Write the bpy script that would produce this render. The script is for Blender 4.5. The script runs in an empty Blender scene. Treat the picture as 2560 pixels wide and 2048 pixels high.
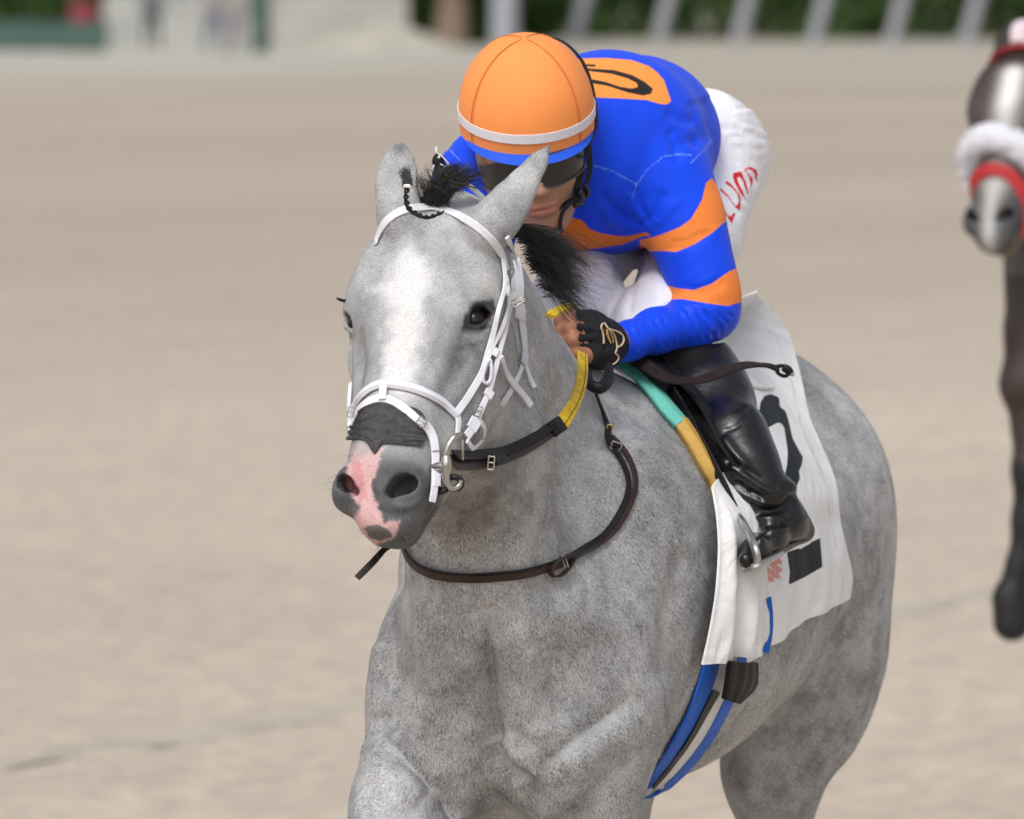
import bpy, bmesh, math, random, time, os
import numpy as np
from mathutils import Vector, Matrix
from mathutils.bvhtree import BVHTree

T0 = time.time()
random.seed(7)
RNG = np.random.default_rng(7)
SC = bpy.context.scene
COL = SC.collection

# ------------------------------------------------------------------ camera
F = 8160.0            # focal length in pixels of the 1024 px wide frame
CAMZ = 2.25
PITCH = math.atan(450.5 / F)
cam = bpy.data.cameras.new('camera')
cam.sensor_width = 36.0
cam.lens = F * 36.0 / 1024.0
cam.clip_start = 0.5
cam.clip_end = 4000
cam.dof.use_dof = True
cam.dof.focus_distance = 12.25
cam.dof.aperture_fstop = 7.6
camo = bpy.data.objects.new('camera', cam)
camo.location = (0, 0, CAMZ)
camo.rotation_euler = (math.pi / 2 - PITCH, 0, 0)
COL.objects.link(camo)
SC.camera = camo

# ------------------------------------------------------------------ light
world = bpy.data.worlds.new('World')
SC.world = world
world.use_nodes = True
wn = world.node_tree.nodes
wl = world.node_tree.links
bg = wn['Background']
sky = wn.new('ShaderNodeTexSky')
sky.sky_type = 'NISHITA'
sky.sun_disc = False
sky.sun_elevation = math.radians(50)
sky.sun_rotation = math.radians(200)
sky.air_density = 1.0
sky.dust_density = 4.0
sky.ozone_density = 0.6
hsv = wn.new('ShaderNodeHueSaturation')
hsv.inputs['Saturation'].default_value = 0.28
wl.new(sky.outputs[0], hsv.inputs['Color'])
wl.new(hsv.outputs[0], bg.inputs['Color'])
bg.inputs['Strength'].default_value = 0.15
sun = bpy.data.lights.new('sun', 'SUN')
sun.energy = 1.45
sun.angle = math.radians(22)
sun.color = (1.0, 0.975, 0.94)
suno = bpy.data.objects.new('sun', sun)
suno.rotation_euler = (math.radians(90 - 50), 0, math.radians(-20))
suno.location = (0, 0, 30)
COL.objects.link(suno)
SC.view_settings.view_transform = 'Standard'
SC.view_settings.look = 'None'
SC.view_settings.exposure = 0.07
SC.view_settings.gamma = 1.0
SC.view_settings.use_curve_mapping = False
SC.cycles.max_bounces = 6
SC.cycles.diffuse_bounces = 3
SC.cycles.transparent_max_bounces = 8
SC.cycles.use_denoising = True

# ------------------------------------------------------------------ geometry of the view
CP, SP = math.cos(PITCH), math.sin(PITCH)
def W(px, py, Y):
    """world point on the line of sight through a pixel of the photograph at distance Y"""
    x = (px - 512.0) / F
    y = -(py - 409.5) / F
    d = np.array([x, CP + y * SP, -SP + y * CP])
    return d * (Y / d[1]) + np.array([0, 0, CAMZ])

def PX(p):
    """pixel position of world points (N,3)"""
    p = np.asarray(p, float).reshape(-1, 3)
    q = p - np.array([0, 0, CAMZ])
    dep = q[:, 1] * CP - q[:, 2] * SP
    up = q[:, 1] * SP + q[:, 2] * CP
    return np.stack([512 + F * q[:, 0] / dep, 409.5 - F * up / dep], 1)

def nrm(v):
    v = np.asarray(v, float)
    return v / np.linalg.norm(v)

# ------------------------------------------------------------------ signed distance modelling
class Sdf:
    def __init__(self):
        self.prims = []
    def add(self, kind, op, k, **p):
        self.prims.append((kind, op, k, p))
    def cone(self, a, b, ra, rb, k=0.03, op='u', n=None, q=1.0):
        self.add('c', op, k, a=np.array(a, float), b=np.array(b, float), ra=ra, rb=rb,
                 n=None if n is None else nrm(n), q=q)
    def ell(self, c, r, R=None, k=0.03, op='u'):
        self.add('e', op, k, c=np.array(c, float), r=np.array(r, float),
                 R=np.eye(3) if R is None else np.array(R, float))
    def chain(self, pts, k=0.03, op='u', n=None, q=1.0):
        for (a, ra), (b, rb) in zip(pts[:-1], pts[1:]):
            self.cone(a, b, ra, rb, k, op, n, q)

def prim_d(kind, p, P):
    if kind == 'c':
        ab = p['b'] - p['a']
        L = max(float(ab @ ab), 1e-12)
        v = P - p['a']
        t = np.clip((v @ ab) / L, 0, 1)
        v = v - t[:, None] * ab
        l2 = np.einsum('ij,ij->i', v, v)
        r = p['ra'] + (p['rb'] - p['ra']) * t
        if p['n'] is not None:
            q = p['q']
            vn = v @ p['n']
            l2 = l2 + vn * vn * (1.0 / (q * q) - 1.0)
            return (np.sqrt(l2) - r) * min(1.0, q ** 0.7)
        return np.sqrt(l2) - r
    v = (P - p['c']) @ p['R'].T
    k0 = np.sqrt(np.einsum('ij,ij->i', v / p['r'], v / p['r'])) + 1e-9
    w = v / (p['r'] ** 2)
    k1 = np.sqrt(np.einsum('ij,ij->i', w, w)) + 1e-9
    return k0 * (k0 - 1.0) / k1

def comb(d, e, op, k):
    if op == 'u':
        h = np.clip(k - np.abs(d - e), 0, None) / k
        return np.minimum(d, e) - h * h * k * 0.25
    e = -e
    h = np.clip(k - np.abs(d - e), 0, None) / k
    return np.maximum(d, e) + h * h * k * 0.25

def sdf_mesh(s, xs, ys, zs, extra=None, BS=8, margin=0.05):
    """sparse evaluation on a tensor grid, then surface nets -> verts, quads"""
    def padto(a):
        n = (len(a) - 1 + BS - 1) // BS * BS + 1
        step = a[-1] - a[-2]
        return np.concatenate([a, a[-1] + step * np.arange(1, n - len(a) + 1)])
    xs, ys, zs = padto(xs), padto(ys), padto(zs)
    nb = [(len(a) - 1) // BS for a in (xs, ys, zs)]
    def mid(a):
        e = a[::BS]
        return (e[:-1] + e[1:]) / 2, (e[1:] - e[:-1]) / 2
    (mx, hx), (my, hy), (mz, hz) = mid(xs), mid(ys), mid(zs)
    C = np.stack(np.meshgrid(mx, my, mz, indexing='ij'), -1).reshape(-1, 3)
    H = np.sqrt(sum(h ** 2 for h in np.meshgrid(hx, hy, hz, indexing='ij'))).reshape(-1)
    D = np.full(len(C), 1e3)
    pd = []
    for kind, op, k, p in s.prims:
        e = prim_d(kind, p, C)
        pd.append(e)
        D = comb(D, e, op, k)
    act = np.nonzero(np.abs(D) < H * 1.35 + margin * 0.4)[0]
    S = np.empty([b * BS + 1 for b in nb], np.float32)
    big = np.repeat(np.repeat(np.repeat(D.reshape(nb), BS, 0), BS, 1), BS, 2).astype(np.float32)
    S[:-1, :-1, :-1] = big
    S[-1] = 1; S[:, -1] = 1; S[:, :, -1] = 1
    del big
    ib = np.stack(np.unravel_index(act, nb), 1)
    o = np.arange(BS + 1)
    n1 = (BS + 1) ** 3
    V = np.full((len(act), n1), 1e3, np.float32)
    off = np.stack(np.meshgrid(o, o, o, indexing='ij'), -1).reshape(-1, 3)
    gi = ib[:, None, :] * BS + off[None]
    P = np.stack([xs[gi[..., 0]], ys[gi[..., 1]], zs[gi[..., 2]]], -1)
    Ha, Da = H[act], D[act]
    for (kind, op, k, p), e in zip(s.prims, pd):
        if op == 'u':
            sel = np.nonzero(e[act] < Da + 2.2 * Ha + k * 1.3 + 0.02)[0]
        else:
            sel = np.nonzero(e[act] < 1.3 * Ha + k * 1.3 + 0.01)[0]
        for q0 in range(0, len(sel), 700):
            q = sel[q0:q0 + 700]
            d = prim_d(kind, p, P[q].reshape(-1, 3)).reshape(len(q), n1)
            V[q] = comb(V[q], d, op, k)
    if extra is not None:
        for q0 in range(0, len(act), 700):
            V[q0:q0 + 700] += extra(P[q0:q0 + 700].reshape(-1, 3)).reshape(-1, n1)
    for q0 in range(0, len(act), 2000):
        g = gi[q0:q0 + 2000]
        S[g[..., 0], g[..., 1], g[..., 2]] = V[q0:q0 + 2000]
    del P, V, gi
    S[0] = 1; S[:, 0] = 1; S[:, :, 0] = 1
    I = S < 0
    n = [a - 1 for a in S.shape]
    cor = [(i, j, k) for i in (0, 1) for j in (0, 1) for k in (0, 1)]
    def sub(A, c):
        return A[c[0]:c[0] + n[0], c[1]:c[1] + n[1], c[2]:c[2] + n[2]]
    al = sub(I, cor[0]).copy(); an = al.copy()
    for c in cor[1:]:
        al &= sub(I, c); an |= sub(I, c)
    cells = np.argwhere(an & ~al)
    idx = np.full(n, -1, np.int32)
    idx[cells[:, 0], cells[:, 1], cells[:, 2]] = np.arange(len(cells))
    acc = np.zeros((len(cells), 3)); cnt = np.zeros(len(cells))
    cv = {c: S[cells[:, 0] + c[0], cells[:, 1] + c[1], cells[:, 2] + c[2]].astype(float) for c in cor}
    for a in cor:
        for ax in range(3):
            if a[ax]: continue
            b = list(a); b[ax] = 1; b = tuple(b)
            va, vb = cv[a], cv[b]
            m = (va < 0) != (vb < 0)
            t = np.where(m, va / np.where(m, va - vb, 1), 0)
            pt = np.tile(np.array(a, float), (len(cells), 1))
            pt[:, ax] = t
            acc[m] += pt[m]; cnt[m] += 1
    loc = acc / cnt[:, None]
    ax_ = [xs, ys, zs]
    verts = np.stack([ax_[i][cells[:, i]] + loc[:, i] * (ax_[i][cells[:, i] + 1] - ax_[i][cells[:, i]]) for i in range(3)], 1)
    quads = []
    for ax in range(3):
        sl0 = [slice(1, -1)] * 3; sl1 = [slice(1, -1)] * 3
        sl0[ax] = slice(0, -1); sl1[ax] = slice(1, None)
        A, B_ = I[tuple(sl0)], I[tuple(sl1)]
        e = np.argwhere(A != B_)
        ina = A[e[:, 0], e[:, 1], e[:, 2]]
        for d in range(3):
            if d != ax: e[:, d] += 1
        u, v = [(1, 2), (2, 0), (0, 1)][ax]
        def cell(du, dv):
            c = e.copy(); c[:, u] -= du; c[:, v] -= dv
            return idx[c[:, 0], c[:, 1], c[:, 2]]
        q = np.stack([cell(1, 1), cell(0, 1), cell(0, 0), cell(1, 0)], 1)
        q[~ina] = q[~ina][:, ::-1]
        quads.append(q)
    quads = np.concatenate(quads)
    quads = quads[(quads >= 0).all(1)]
    return verts, quads

def smooth(v, q, it=2, f=0.5, w=None):
    e = np.concatenate([q[:, [0, 1]], q[:, [1, 2]], q[:, [2, 3]], q[:, [3, 0]]])
    n = len(v)
    cnt = np.bincount(e[:, 0], minlength=n) + np.bincount(e[:, 1], minlength=n)
    for _ in range(it):
        for fac in (f, -f * 0.9):
            s = np.zeros_like(v)
            for d in range(3):
                s[:, d] = np.bincount(e[:, 0], v[e[:, 1], d], n) + np.bincount(e[:, 1], v[e[:, 0], d], n)
            dv = (s / np.maximum(cnt, 1)[:, None] - v) * fac
            v = v + (dv if w is None else dv * w[:, None])
    return v

def vnormals(v, f):
    f = np.asarray(f)
    if f.shape[1] == 4:
        fn = np.cross(v[f[:, 2]] - v[f[:, 0]], v[f[:, 3]] - v[f[:, 1]])
    else:
        fn = np.cross(v[f[:, 1]] - v[f[:, 0]], v[f[:, 2]] - v[f[:, 0]])
    N = np.zeros_like(v)
    for j in range(f.shape[1]):
        for d in range(3):
            N[:, d] += np.bincount(f[:, j], fn[:, d], len(v))
    return N / (np.linalg.norm(N, axis=1)[:, None] + 1e-12)

# ------------------------------------------------------------------ objects
def me_np(name, v, f, smooth_=True):
    v = np.asarray(v, np.float32); f = np.asarray(f, np.int32)
    me = bpy.data.meshes.new(name)
    me.vertices.add(len(v)); me.vertices.foreach_set('co', v.ravel())
    k = f.shape[1]
    me.loops.add(f.size); me.loops.foreach_set('vertex_index', f.ravel())
    me.polygons.add(len(f))
    me.polygons.foreach_set('loop_start', np.arange(len(f), dtype=np.int32) * k)
    me.update(calc_edges=True)
    me.validate()
    if smooth_:
        me.polygons.foreach_set('use_smooth', np.ones(len(me.polygons), bool))
    return me

def me_py(name, v, f, smooth_=True):
    me = bpy.data.meshes.new(name)
    me.from_pydata([tuple(map(float, p)) for p in v], [], [tuple(map(int, q)) for q in f])
    me.update()
    if smooth_:
        for p in me.polygons: p.use_smooth = True
        me.set_sharp_from_angle(angle=math.radians(38))
    return me

def attr(me, name, vals, dom='POINT'):
    a = me.attributes.new(name, 'FLOAT', dom)
    a.data.foreach_set('value', np.asarray(vals, np.float32))

def attr_col(me, name, cols, dom='POINT'):
    a = me.attributes.new(name, 'FLOAT_COLOR', dom)
    c = np.ones((len(cols), 4), np.float32); c[:, :3] = cols
    a.data.foreach_set('color', c.ravel())

def link(name, me, mat, parent=None, kind=None):
    o = bpy.data.objects.new(name, me)
    COL.objects.link(o)
    if mat is not None and me is not None and len(me.materials) == 0:
        me.materials.append(mat)
    if parent is not None:
        o.parent = parent
        o.matrix_parent_inverse = Matrix.Translation(parent.location).inverted()
    if kind: o['kind'] = kind
    return o

def thing(name, label, cat, loc=(0, 0, 0), group=None):
    o = bpy.data.objects.new(name, None)
    o.empty_display_size = 0.1
    o.location = tuple(map(float, loc))
    COL.objects.link(o)
    o['label'] = label; o['category'] = cat
    if group: o['group'] = group
    return o

def tag(o, label, cat, group=None):
    o['label'] = label; o['category'] = cat
    if group: o['group'] = group
    return o

def joinm(parts):
    """[(verts, faces list)] -> one verts/faces"""
    V, Fc, n = [], [], 0
    for v, f in parts:
        V.append(np.asarray(v, float)); Fc += [tuple(int(i) + n for i in q) for q in f]; n += len(v)
    return np.concatenate(V), Fc

def catmull(pts, n):
    pts = np.asarray(pts, float)
    if len(pts) < 3:
        t = np.linspace(0, 1, n)[:, None]
        return pts[0] * (1 - t) + pts[-1] * t
    P = np.concatenate([[2 * pts[0] - pts[1]], pts, [2 * pts[-1] - pts[-2]]])
    seg = np.linalg.norm(np.diff(pts, axis=0)[:, :3] if pts.shape[1] >= 3 else np.diff(pts, axis=0), axis=1)
    cum = np.concatenate([[0], np.cumsum(seg)])
    s = np.linspace(0, cum[-1], n)
    i = np.clip(np.searchsorted(cum, s, side='right') - 1, 0, len(seg) - 1)
    t = ((s - cum[i]) / np.maximum(seg[i], 1e-9))[:, None]
    a, b, c, d = P[i], P[i + 1], P[i + 2], P[i + 3]
    return 0.5 * (2 * b + (c - a) * t + (2 * a - 5 * b + 4 * c - d) * t * t + (3 * b - a - 3 * c + d) * t ** 3)

def frames(c, up=None):
    T = np.gradient(c, axis=0); T /= np.linalg.norm(T, axis=1)[:, None] + 1e-12
    if up is None:
        N = np.zeros_like(c)
        n = np.cross(T[0], [0.3, 0.1, 1.0]); n /= np.linalg.norm(n)
        for i in range(len(c)):
            n = n - T[i] * (n @ T[i]); n /= np.linalg.norm(n) + 1e-12
            N[i] = n
    else:
        N = np.asarray(up, float)
        if N.ndim == 1: N = np.tile(N, (len(c), 1))
        N = N - T * np.einsum('ij,ij->i', N, T)[:, None]
        N /= np.linalg.norm(N, axis=1)[:, None] + 1e-12
    return T, N, np.cross(T, N)

def tube(pts, r, n=None, sides=10, cap=True):
    pts = np.asarray(pts, float)
    n = n or max(6, len(pts) * 4)
    rr = np.atleast_1d(np.asarray(r, float))
    if len(rr) == 1: rr = np.repeat(rr, len(pts))
    A = catmull(np.concatenate([pts, rr[:, None]], 1), n)
    c, rad = A[:, :3], np.maximum(A[:, 3], 1e-5)
    T, N, B = frames(c)
    th = np.linspace(0, 2 * np.pi, sides, endpoint=False)
    ring = c[:, None] + rad[:, None, None] * (np.cos(th)[None, :, None] * N[:, None] + np.sin(th)[None, :, None] * B[:, None])
    v = ring.reshape(-1, 3)
    f = []
    for i in range(n - 1):
        for j in range(sides):
            k = (j + 1) % sides
            f.append((i * sides + j, i * sides + k, (i + 1) * sides + k, (i + 1) * sides + j))
    if cap:
        f.append(tuple(range(sides))[::-1]); f.append(tuple((n - 1) * sides + j for j in range(sides)))
    return v, f

def ribbon(c, up, w, th, n=None, bevel=0.25, crown=0.0):
    """strap: section is a rounded rectangle, w wide (across), th thick (along up); w may vary"""
    c = np.asarray(c, float); up = np.asarray(up, float)
    if up.ndim == 1: up = np.tile(up, (len(c), 1))
    ww = np.atleast_1d(np.asarray(w, float))
    if len(ww) == 1: ww = np.repeat(ww, len(c))
    n = n or max(8, len(c) * 4)
    A = catmull(np.concatenate([c, up, ww[:, None]], 1), n)
    c, up, ww = A[:, :3], A[:, 3:6], A[:, 6]
    T, N, B = frames(c, up)
    b = th * bevel
    prof = []
    for j in range(len(c)):
        h, t = ww[j] / 2, th / 2
        prof.append([(-h, -t + b), (-h, t - b), (-h + b, t), (-h * .4, t + crown), (h * .4, t + crown), (h - b, t), (h, t - b), (h, -t + b), (h - b, -t), (-h + b, -t)])
    prof = np.array(prof); m = prof.shape[1]
    v = (c[:, None] + prof[..., 0:1] * B[:, None] + prof[..., 1:2] * N[:, None]).reshape(-1, 3)
    f = []
    for i in range(len(c) - 1):
        for j in range(m):
            k = (j + 1) % m
            f.append((i * m + j, i * m + k, (i + 1) * m + k, (i + 1) * m + j))
    f.append(tuple(range(m))[::-1]); f.append(tuple((len(c) - 1) * m + j for j in range(m)))
    return v, f

def poly_sd(P, poly, closed=True):
    """signed distance (+ inside) of 2-D points to a polygon, or -distance to an open polyline"""
    P = np.asarray(P, float); poly = np.asarray(poly, float)
    a = poly if closed else poly[:-1]
    b = np.roll(poly, -1, 0) if closed else poly[1:]
    d = np.full(len(P), 1e9); ins = np.zeros(len(P), bool)
    for p, q in zip(a, b):
        e = q - p; v = P - p
        t = np.clip(v @ e / max(e @ e, 1e-9), 0, 1)
        d = np.minimum(d, np.linalg.norm(v - t[:, None] * e, axis=1))
        if closed and p[1] != q[1]:
            c = (p[1] > P[:, 1]) != (q[1] > P[:, 1])
            xx = (q[0] - p[0]) * (P[:, 1] - p[1]) / (q[1] - p[1]) + p[0]
            ins ^= c & (P[:, 0] < xx)
    return np.where(ins, d, -d)

def sst(x, a, b):
    t = np.clip((x - a) / (b - a), 0, 1)
    return t * t * (3 - 2 * t)

def vnoise(P, s, seed=0):
    """cheap smooth value noise, numpy"""
    Q = np.asarray(P, float) * s + 17.3 + seed * 5.77
    i = np.floor(Q).astype(np.int64); f = Q - i; f = f * f * (3 - 2 * f)
    def h(a):
        n = (a[:, 0] * 374761393 + a[:, 1] * 668265263 + a[:, 2] * 2147483647 + seed * 974711) & 0xffffffff
        n = ((n ^ (n >> 13)) * 1274126177) & 0xffffffff
        return ((n ^ (n >> 16)) & 0xffff) / 65535.0
    r = 0
    for dx in (0, 1):
        for dy in (0, 1):
            for dz in (0, 1):
                w = (f[:, 0] if dx else 1 - f[:, 0]) * (f[:, 1] if dy else 1 - f[:, 1]) * (f[:, 2] if dz else 1 - f[:, 2])
                r = r + w * h(i + np.array([dx, dy, dz]))
    return r * 2 - 1

# ------------------------------------------------------------------ the grey horse: one continuous body
class Frame:
    def __init__(self, P0, a, s):
        self.P0 = np.asarray(P0, float)
        self.a = nrm(a)
        s = np.asarray(s, float); s = s - self.a * (s @ self.a)
        self.s = nrm(s)
        self.n = np.cross(self.a, self.s)
        self.R = np.stack([self.s, self.a, self.n])
        self.k = 1.0
    def __call__(self, s, a, n):
        return self.P0 + self.s * s + self.a * a + self.n * n
    def loc(self, P):
        return (np.asarray(P) - self.P0) @ self.R.T

HD = Frame(W(436, 199, 12.13), (-0.185, -0.57, -0.79), (0.951, -0.309, 0.0))

def head_prims(S, H, nostril=True):
    R = H.R
    E = lambda c, r, k=0.03, op='u', rot=None: S.ell(H(*c), r, R if rot is None else rot @ R, k, op)
    def rotn(deg):      # turn in the s-a plane
        t = math.radians(deg); return np.array([[math.cos(t), math.sin(t), 0], [-math.sin(t), math.cos(t), 0], [0, 0, 1]])
    def rots(deg):      # turn in the a-n plane
        t = math.radians(deg); return np.array([[1, 0, 0], [0, math.cos(t), math.sin(t)], [0, -math.sin(t), math.cos(t)]])
    E((0, .075, -.090), (.092, .10, .085), .04)                 # cranium
    E((0, .160, -.058), (.100, .110, .058), .04)                # forehead
    S.cone(H(-.024, .20, -.048), H(-.020, .445, -.058), .050, .032, .03)
    S.cone(H(.024, .20, -.048), H(.020, .445, -.058), .050, .032, .03)   # nasal bones
    for m in (-1, 1):
        E((m * .096, .155, -.056), (.025, .040, .026), .026, rot=rotn(-m * 10))    # brow ridge
        E((m * .084, .205, -.092), (.030, .045, .032), .03)                       # eye socket mass
        S.cone(H(m * .070, .245, -.105), H(m * .032, .44, -.086), .038, .026, .035)   # facial crest
        S.cone(H(m * .050, .30, -.130), H(m * .030, .47, -.100), .044, .030, .04)
        E((m * .054, .190, -.180), (.036, .100, .090), .035, rot=rots(-12))       # jowl
        S.cone(H(m * .045, .25, -.225), H(m * .020, .46, -.130), .034, .026, .04)  # jaw bar
        S.cone(H(m * .062, .07, -.10), H(m * .074, .165, -.10), .036, .032, .03)    # zygomatic arch
        E((m * .066, .005, -.075), (.032, .04, .035), .03)                        # ear root
        E((m * .072, .085, -.062), (.034, .060, .040), .03)      # temple
    E((-.03, .12, -.06), (.085, .09, .05), .04)
    E((0, .14, -.20), (.08, .10, .07), .05)
    E((0, .34, -.14), (.050, .12, .05), .05)
    # muzzle
    E((-.002, .475, -.078), (.040, .050, .044), .03)
    E((0, .508, -.084), (.041, .042, .042), .022)
    E((.008, .534, -.088), (.040, .022, .036), .020)
    E((.010, .500, -.130), (.036, .040, .022), .018)               # lower lip and chin
    E((-.046, .480, -.058), (.020, .032, .032), .014)
    for m in (-1, 1):
        E((m * .040 - .006, .484, -.060), (.028, .038, .038), .018, rot=rotn(-m * 12))   # nostril wing
        E((m * .024 + .006, .514, -.080), (.025, .030, .032), .02)
    if nostril:
        for m in (-1, 1):
            i = np.array([-.05 * m, -.45, -.85]) * .04
            for (c, r) in (((.032, .503, -.030), .0075), ((.042, .494, -.028), .0125), ((.052, .486, -.032), .0140)):
                c = np.array(c) * [m, 1, 1] + [-.010 if m > 0 else -.002, 0, 0]; r = r * (1.12 if m > 0 else .8)
                S.cone(H(*c), H(*(c + i)), r, r * .8, .008, 's')
    S.cone(H(-.05, .535, -.1170), H(.06, .535, -.1170), .003, .003, .006, 's')    # mouth line
    for m in (-1, 1):
        S.cone(H(m * .046 + .006, .533, -.117), H(m * .060, .43, -.122), .003, .002, .008, 's')

PHI = math.radians(15.5)
CB, SB = math.cos(PHI), math.sin(PHI)
def B(u, v, z):
    return np.array([-0.01 + SB * u + CB * v, 12.35 + CB * u - SB * v, z])
LAT = np.array([CB, -SB, 0.0])
BAK = np.array([SB, CB, 0.0])
BR = np.stack([BAK, LAT, [0, 0, 1.0]])
def brot(pitch=0, yaw=0):
    """rows = local axes; pitch raises the rear of the first axis, yaw turns it outward"""
    p, y = math.radians(pitch), math.radians(yaw)
    A = np.array([[math.cos(p), 0, math.sin(p)], [0, 1, 0], [-math.sin(p), 0, math.cos(p)]])
    Y = np.array([[math.cos(y), math.sin(y), 0], [-math.sin(y), math.cos(y), 0], [0, 0, 1]])
    return Y @ A @ BR

EARL = [(W(492, 226, 12.075), .024), (W(504, 211, 12.09), .0245), (W(514, 197, 12.11), .0205), (W(525, 181, 12.13), .0140), (W(538, 162, 12.14), .0062), (W(549.5, 145, 12.15), .0020)]
EARR = [(W(400, 220, 12.12), .020), (W(397, 202, 12.12), .0215), (W(396.5, 184, 12.13), .0215), (W(398, 170, 12.13), .0160), (W(399.5, 158, 12.13), .0075), (W(400, 149, 12.13), .0025)]

def build_horse():
    S = Sdf()
    eb = lambda c, r, k=.08, op='u', R=None: S.ell(B(*c), r, BR if R is None else R, k, op)
    # trunk
    eb((.75, 0, 1.26), (.62, .285, .335))
    eb((.30, -.02, 1.22), (.28, .19, .28))
    eb((1.15, 0, 1.25), (.34, .25, .27))
    eb((1.40, 0, 1.335), (.33, .265, .27))
    S.cone(B(.50, 0, 1.49), B(.85, 0, 1.50), .075, .09, .10)
    S.cone(B(.85, 0, 1.44), B(1.35, 0, 1.46), .12, .13, .10)
    for m in (-1, 1):
        eb((.34, m * .145 - .022, 1.28), (.15, .065, .24), .10, R=brot(20, 0))      # shoulder blade
        eb((.14, m * .138 - .026, 1.12), (.12, .085, .16), .08)                     # point of shoulder
        eb((1.42, m * .14, 1.17), (.22, .125, .30), .08)                     # haunch
        eb((.035, m * .080 - .02, 1.06), (.085, .085, .125), .035)                 # breast muscle
    eb((.10, -.03, 1.16), (.12, .16, .19), .06)
    eb((.30, -.03, 1.02), (.22, .12, .22), .06)
    # hind legs
    S.chain([(B(1.40, .135, 1.10), .135), (B(1.32, .095, .90), .088), (B(1.50, .08, .62), .048)], .06, n=LAT, q=.8)
    S.chain([(B(1.51, .08, .62), .050), (B(1.50, .10, .30), .030), (B(1.47, .12, .22), .036), (B(1.42, .12, .12), .030), (B(1.38, .12, .05), .048)], .03)
    S.chain([(B(1.30, -.15, 1.10), .15), (B(1.15, -.16, .90), .085), (B(1.25, -.15, .62), .05), (B(1.12, -.15, .34), .03), (B(1.08, -.15, .26), .036), (B(1.02, -.15, .18), .03), (B(.98, -.15, .11), .048)], .05)
    # fore legs
    S.chain([(B(.16, .100, 1.08), .098), (B(.13, .080, .95), .080), (B(.10, .08, .72), .055), (B(.08, .10, .56), .046), (B(.10, .10, .34), .028), (B(.10, .10, .24), .034), (B(.07, .10, .13), .029), (B(.04, .10, .04), .048)], .05)
    S.chain([(B(.14, -.145, 1.06), .100), (B(.02, -.158, .96), .080), (B(-.14, -.165, .84), .062), (B(-.24, -.20, .76), .050), (B(-.22, -.20, .50), .029), (B(-.22, -.20, .40), .034), (B(-.26, -.20, .30), .029), (B(-.30, -.20, .22), .048)], .05)
    # neck
    S.chain([(np.array([-.095, 12.25, 1.775]), .110), (np.array([-.050, 12.42, 1.635]), .160), (np.array([.025, 12.66, 1.440]), .245)], .07, n=LAT, q=.52)
    S.chain([(np.array([-.105, 12.20, 1.66]), .060), (np.array([-.060, 12.27, 1.50]), .085), (np.array([-.03, 12.35, 1.28]), .13)], .12)
    head_prims(S, HD)
    for m in (-1, 1):
        S.ell(EYEC[m] + HD.R.T @ np.array([m * .008, 0, .008]), (.0196, .0196, .0196), k=.004, op='s')
    lids(S)
    # nape between the ears, ears
    S.cone(HD(0, .03, -.05), HD(0, -.01, -.10), .045, .06, .04)
    S.cone(HD(.035, .01, -.06), EARL[0][0], .034, .030, .03)
    S.cone(HD(-.035, .01, -.06), EARR[0][0], .034, .028, .03)
    S.chain(EARL, .022, n=(0.1, -1, .15), q=.55)
    S.chain(EARR, .022, n=(-0.2, -1, 0), q=.55)
    return S


EYE_R = .0215
def eye_setup(S, H, m):
    c = H(m * .081, .183, -.050)
    return c
EYEC = {1: HD(.083, .184, -.052), -1: HD(-.097, .184, -.066)}
def on_sphere(px, py, c, r):
    o = np.array([0, 0, CAMZ]); d = nrm(W(px, py, 12) - o); v = o - c
    b = v @ d; q = max(b * b - (v @ v - r * r), 0)
    return o + d * (-b - math.sqrt(q))
UP = [(466, 326), (469.5, 315.5), (475, 308), (481.5, 304.5), (487.5, 304.8), (492, 309.5)]
LO = [(466, 326), (472, 327.5), (479, 326.5), (485, 322), (490, 315.5), (492, 309.5)]
UP = [(479.5 + (x - 479.5) * 1.16, 316 + (y - 316) * 1.14) for x, y in UP]
LO = [(479.5 + (x - 479.5) * 1.16, 316 + (y - 316) * 1.10) for x, y in LO]
def lids(S):
    mir = np.array([-1, 1, 1]); SHR = np.array([-.014, 0, -.014])
    for pts, r in ((UP, .0036), (LO, .0026)):
        q = [HD.loc(on_sphere(x, y, EYEC[1], EYE_R + .001)) for x, y in pts]
        for a_, b_ in zip(q[:-1], q[1:]):
            S.cone(HD(*a_), HD(*b_), r, r, .008)
            S.cone(HD(*(a_ * mir + SHR)), HD(*(b_ * mir + SHR)), r, r, .008)
def axis(parts):
    out = [parts[0][0]]
    for a, b, st in parts:
        n = max(1, round((b - a) / st))
        out += list(a + (b - a) * np.arange(1, n + 1) / n)
    return np.array(out)

FINE = 0.0024 if not os.environ.get('LOW') else 0.005
MED = 0.006 if not os.environ.get('LOW') else 0.010
S_horse = build_horse()
hv, hq = sdf_mesh(S_horse,
    axis([(-.42, -.285, MED), (-.285, .075, FINE), (.075, .80, MED)]),
    axis([(11.6, 12.24, FINE * 1.25), (12.24, 12.6, MED * .8), (12.6, 14.3, MED * 1.4)]),
    axis([(-.02, .85, MED * 1.6), (.85, 1.38, MED), (1.38, 2.0, FINE)]))
hv = smooth(hv, hq, 2)

def grab(v, x, y, r, dx, dy, y0=11, y1=13.2):
    p = PX(v)
    w = np.exp(-((p[:, 0] - x) ** 2 + (p[:, 1] - y) ** 2) / (r * r)) * ((v[:, 1] > y0) & (v[:, 1] < y1))
    m = v[:, 1] / F
    v[:, 0] += w * dx * m
    v[:, 2] -= w * dy * m
    return v

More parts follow.
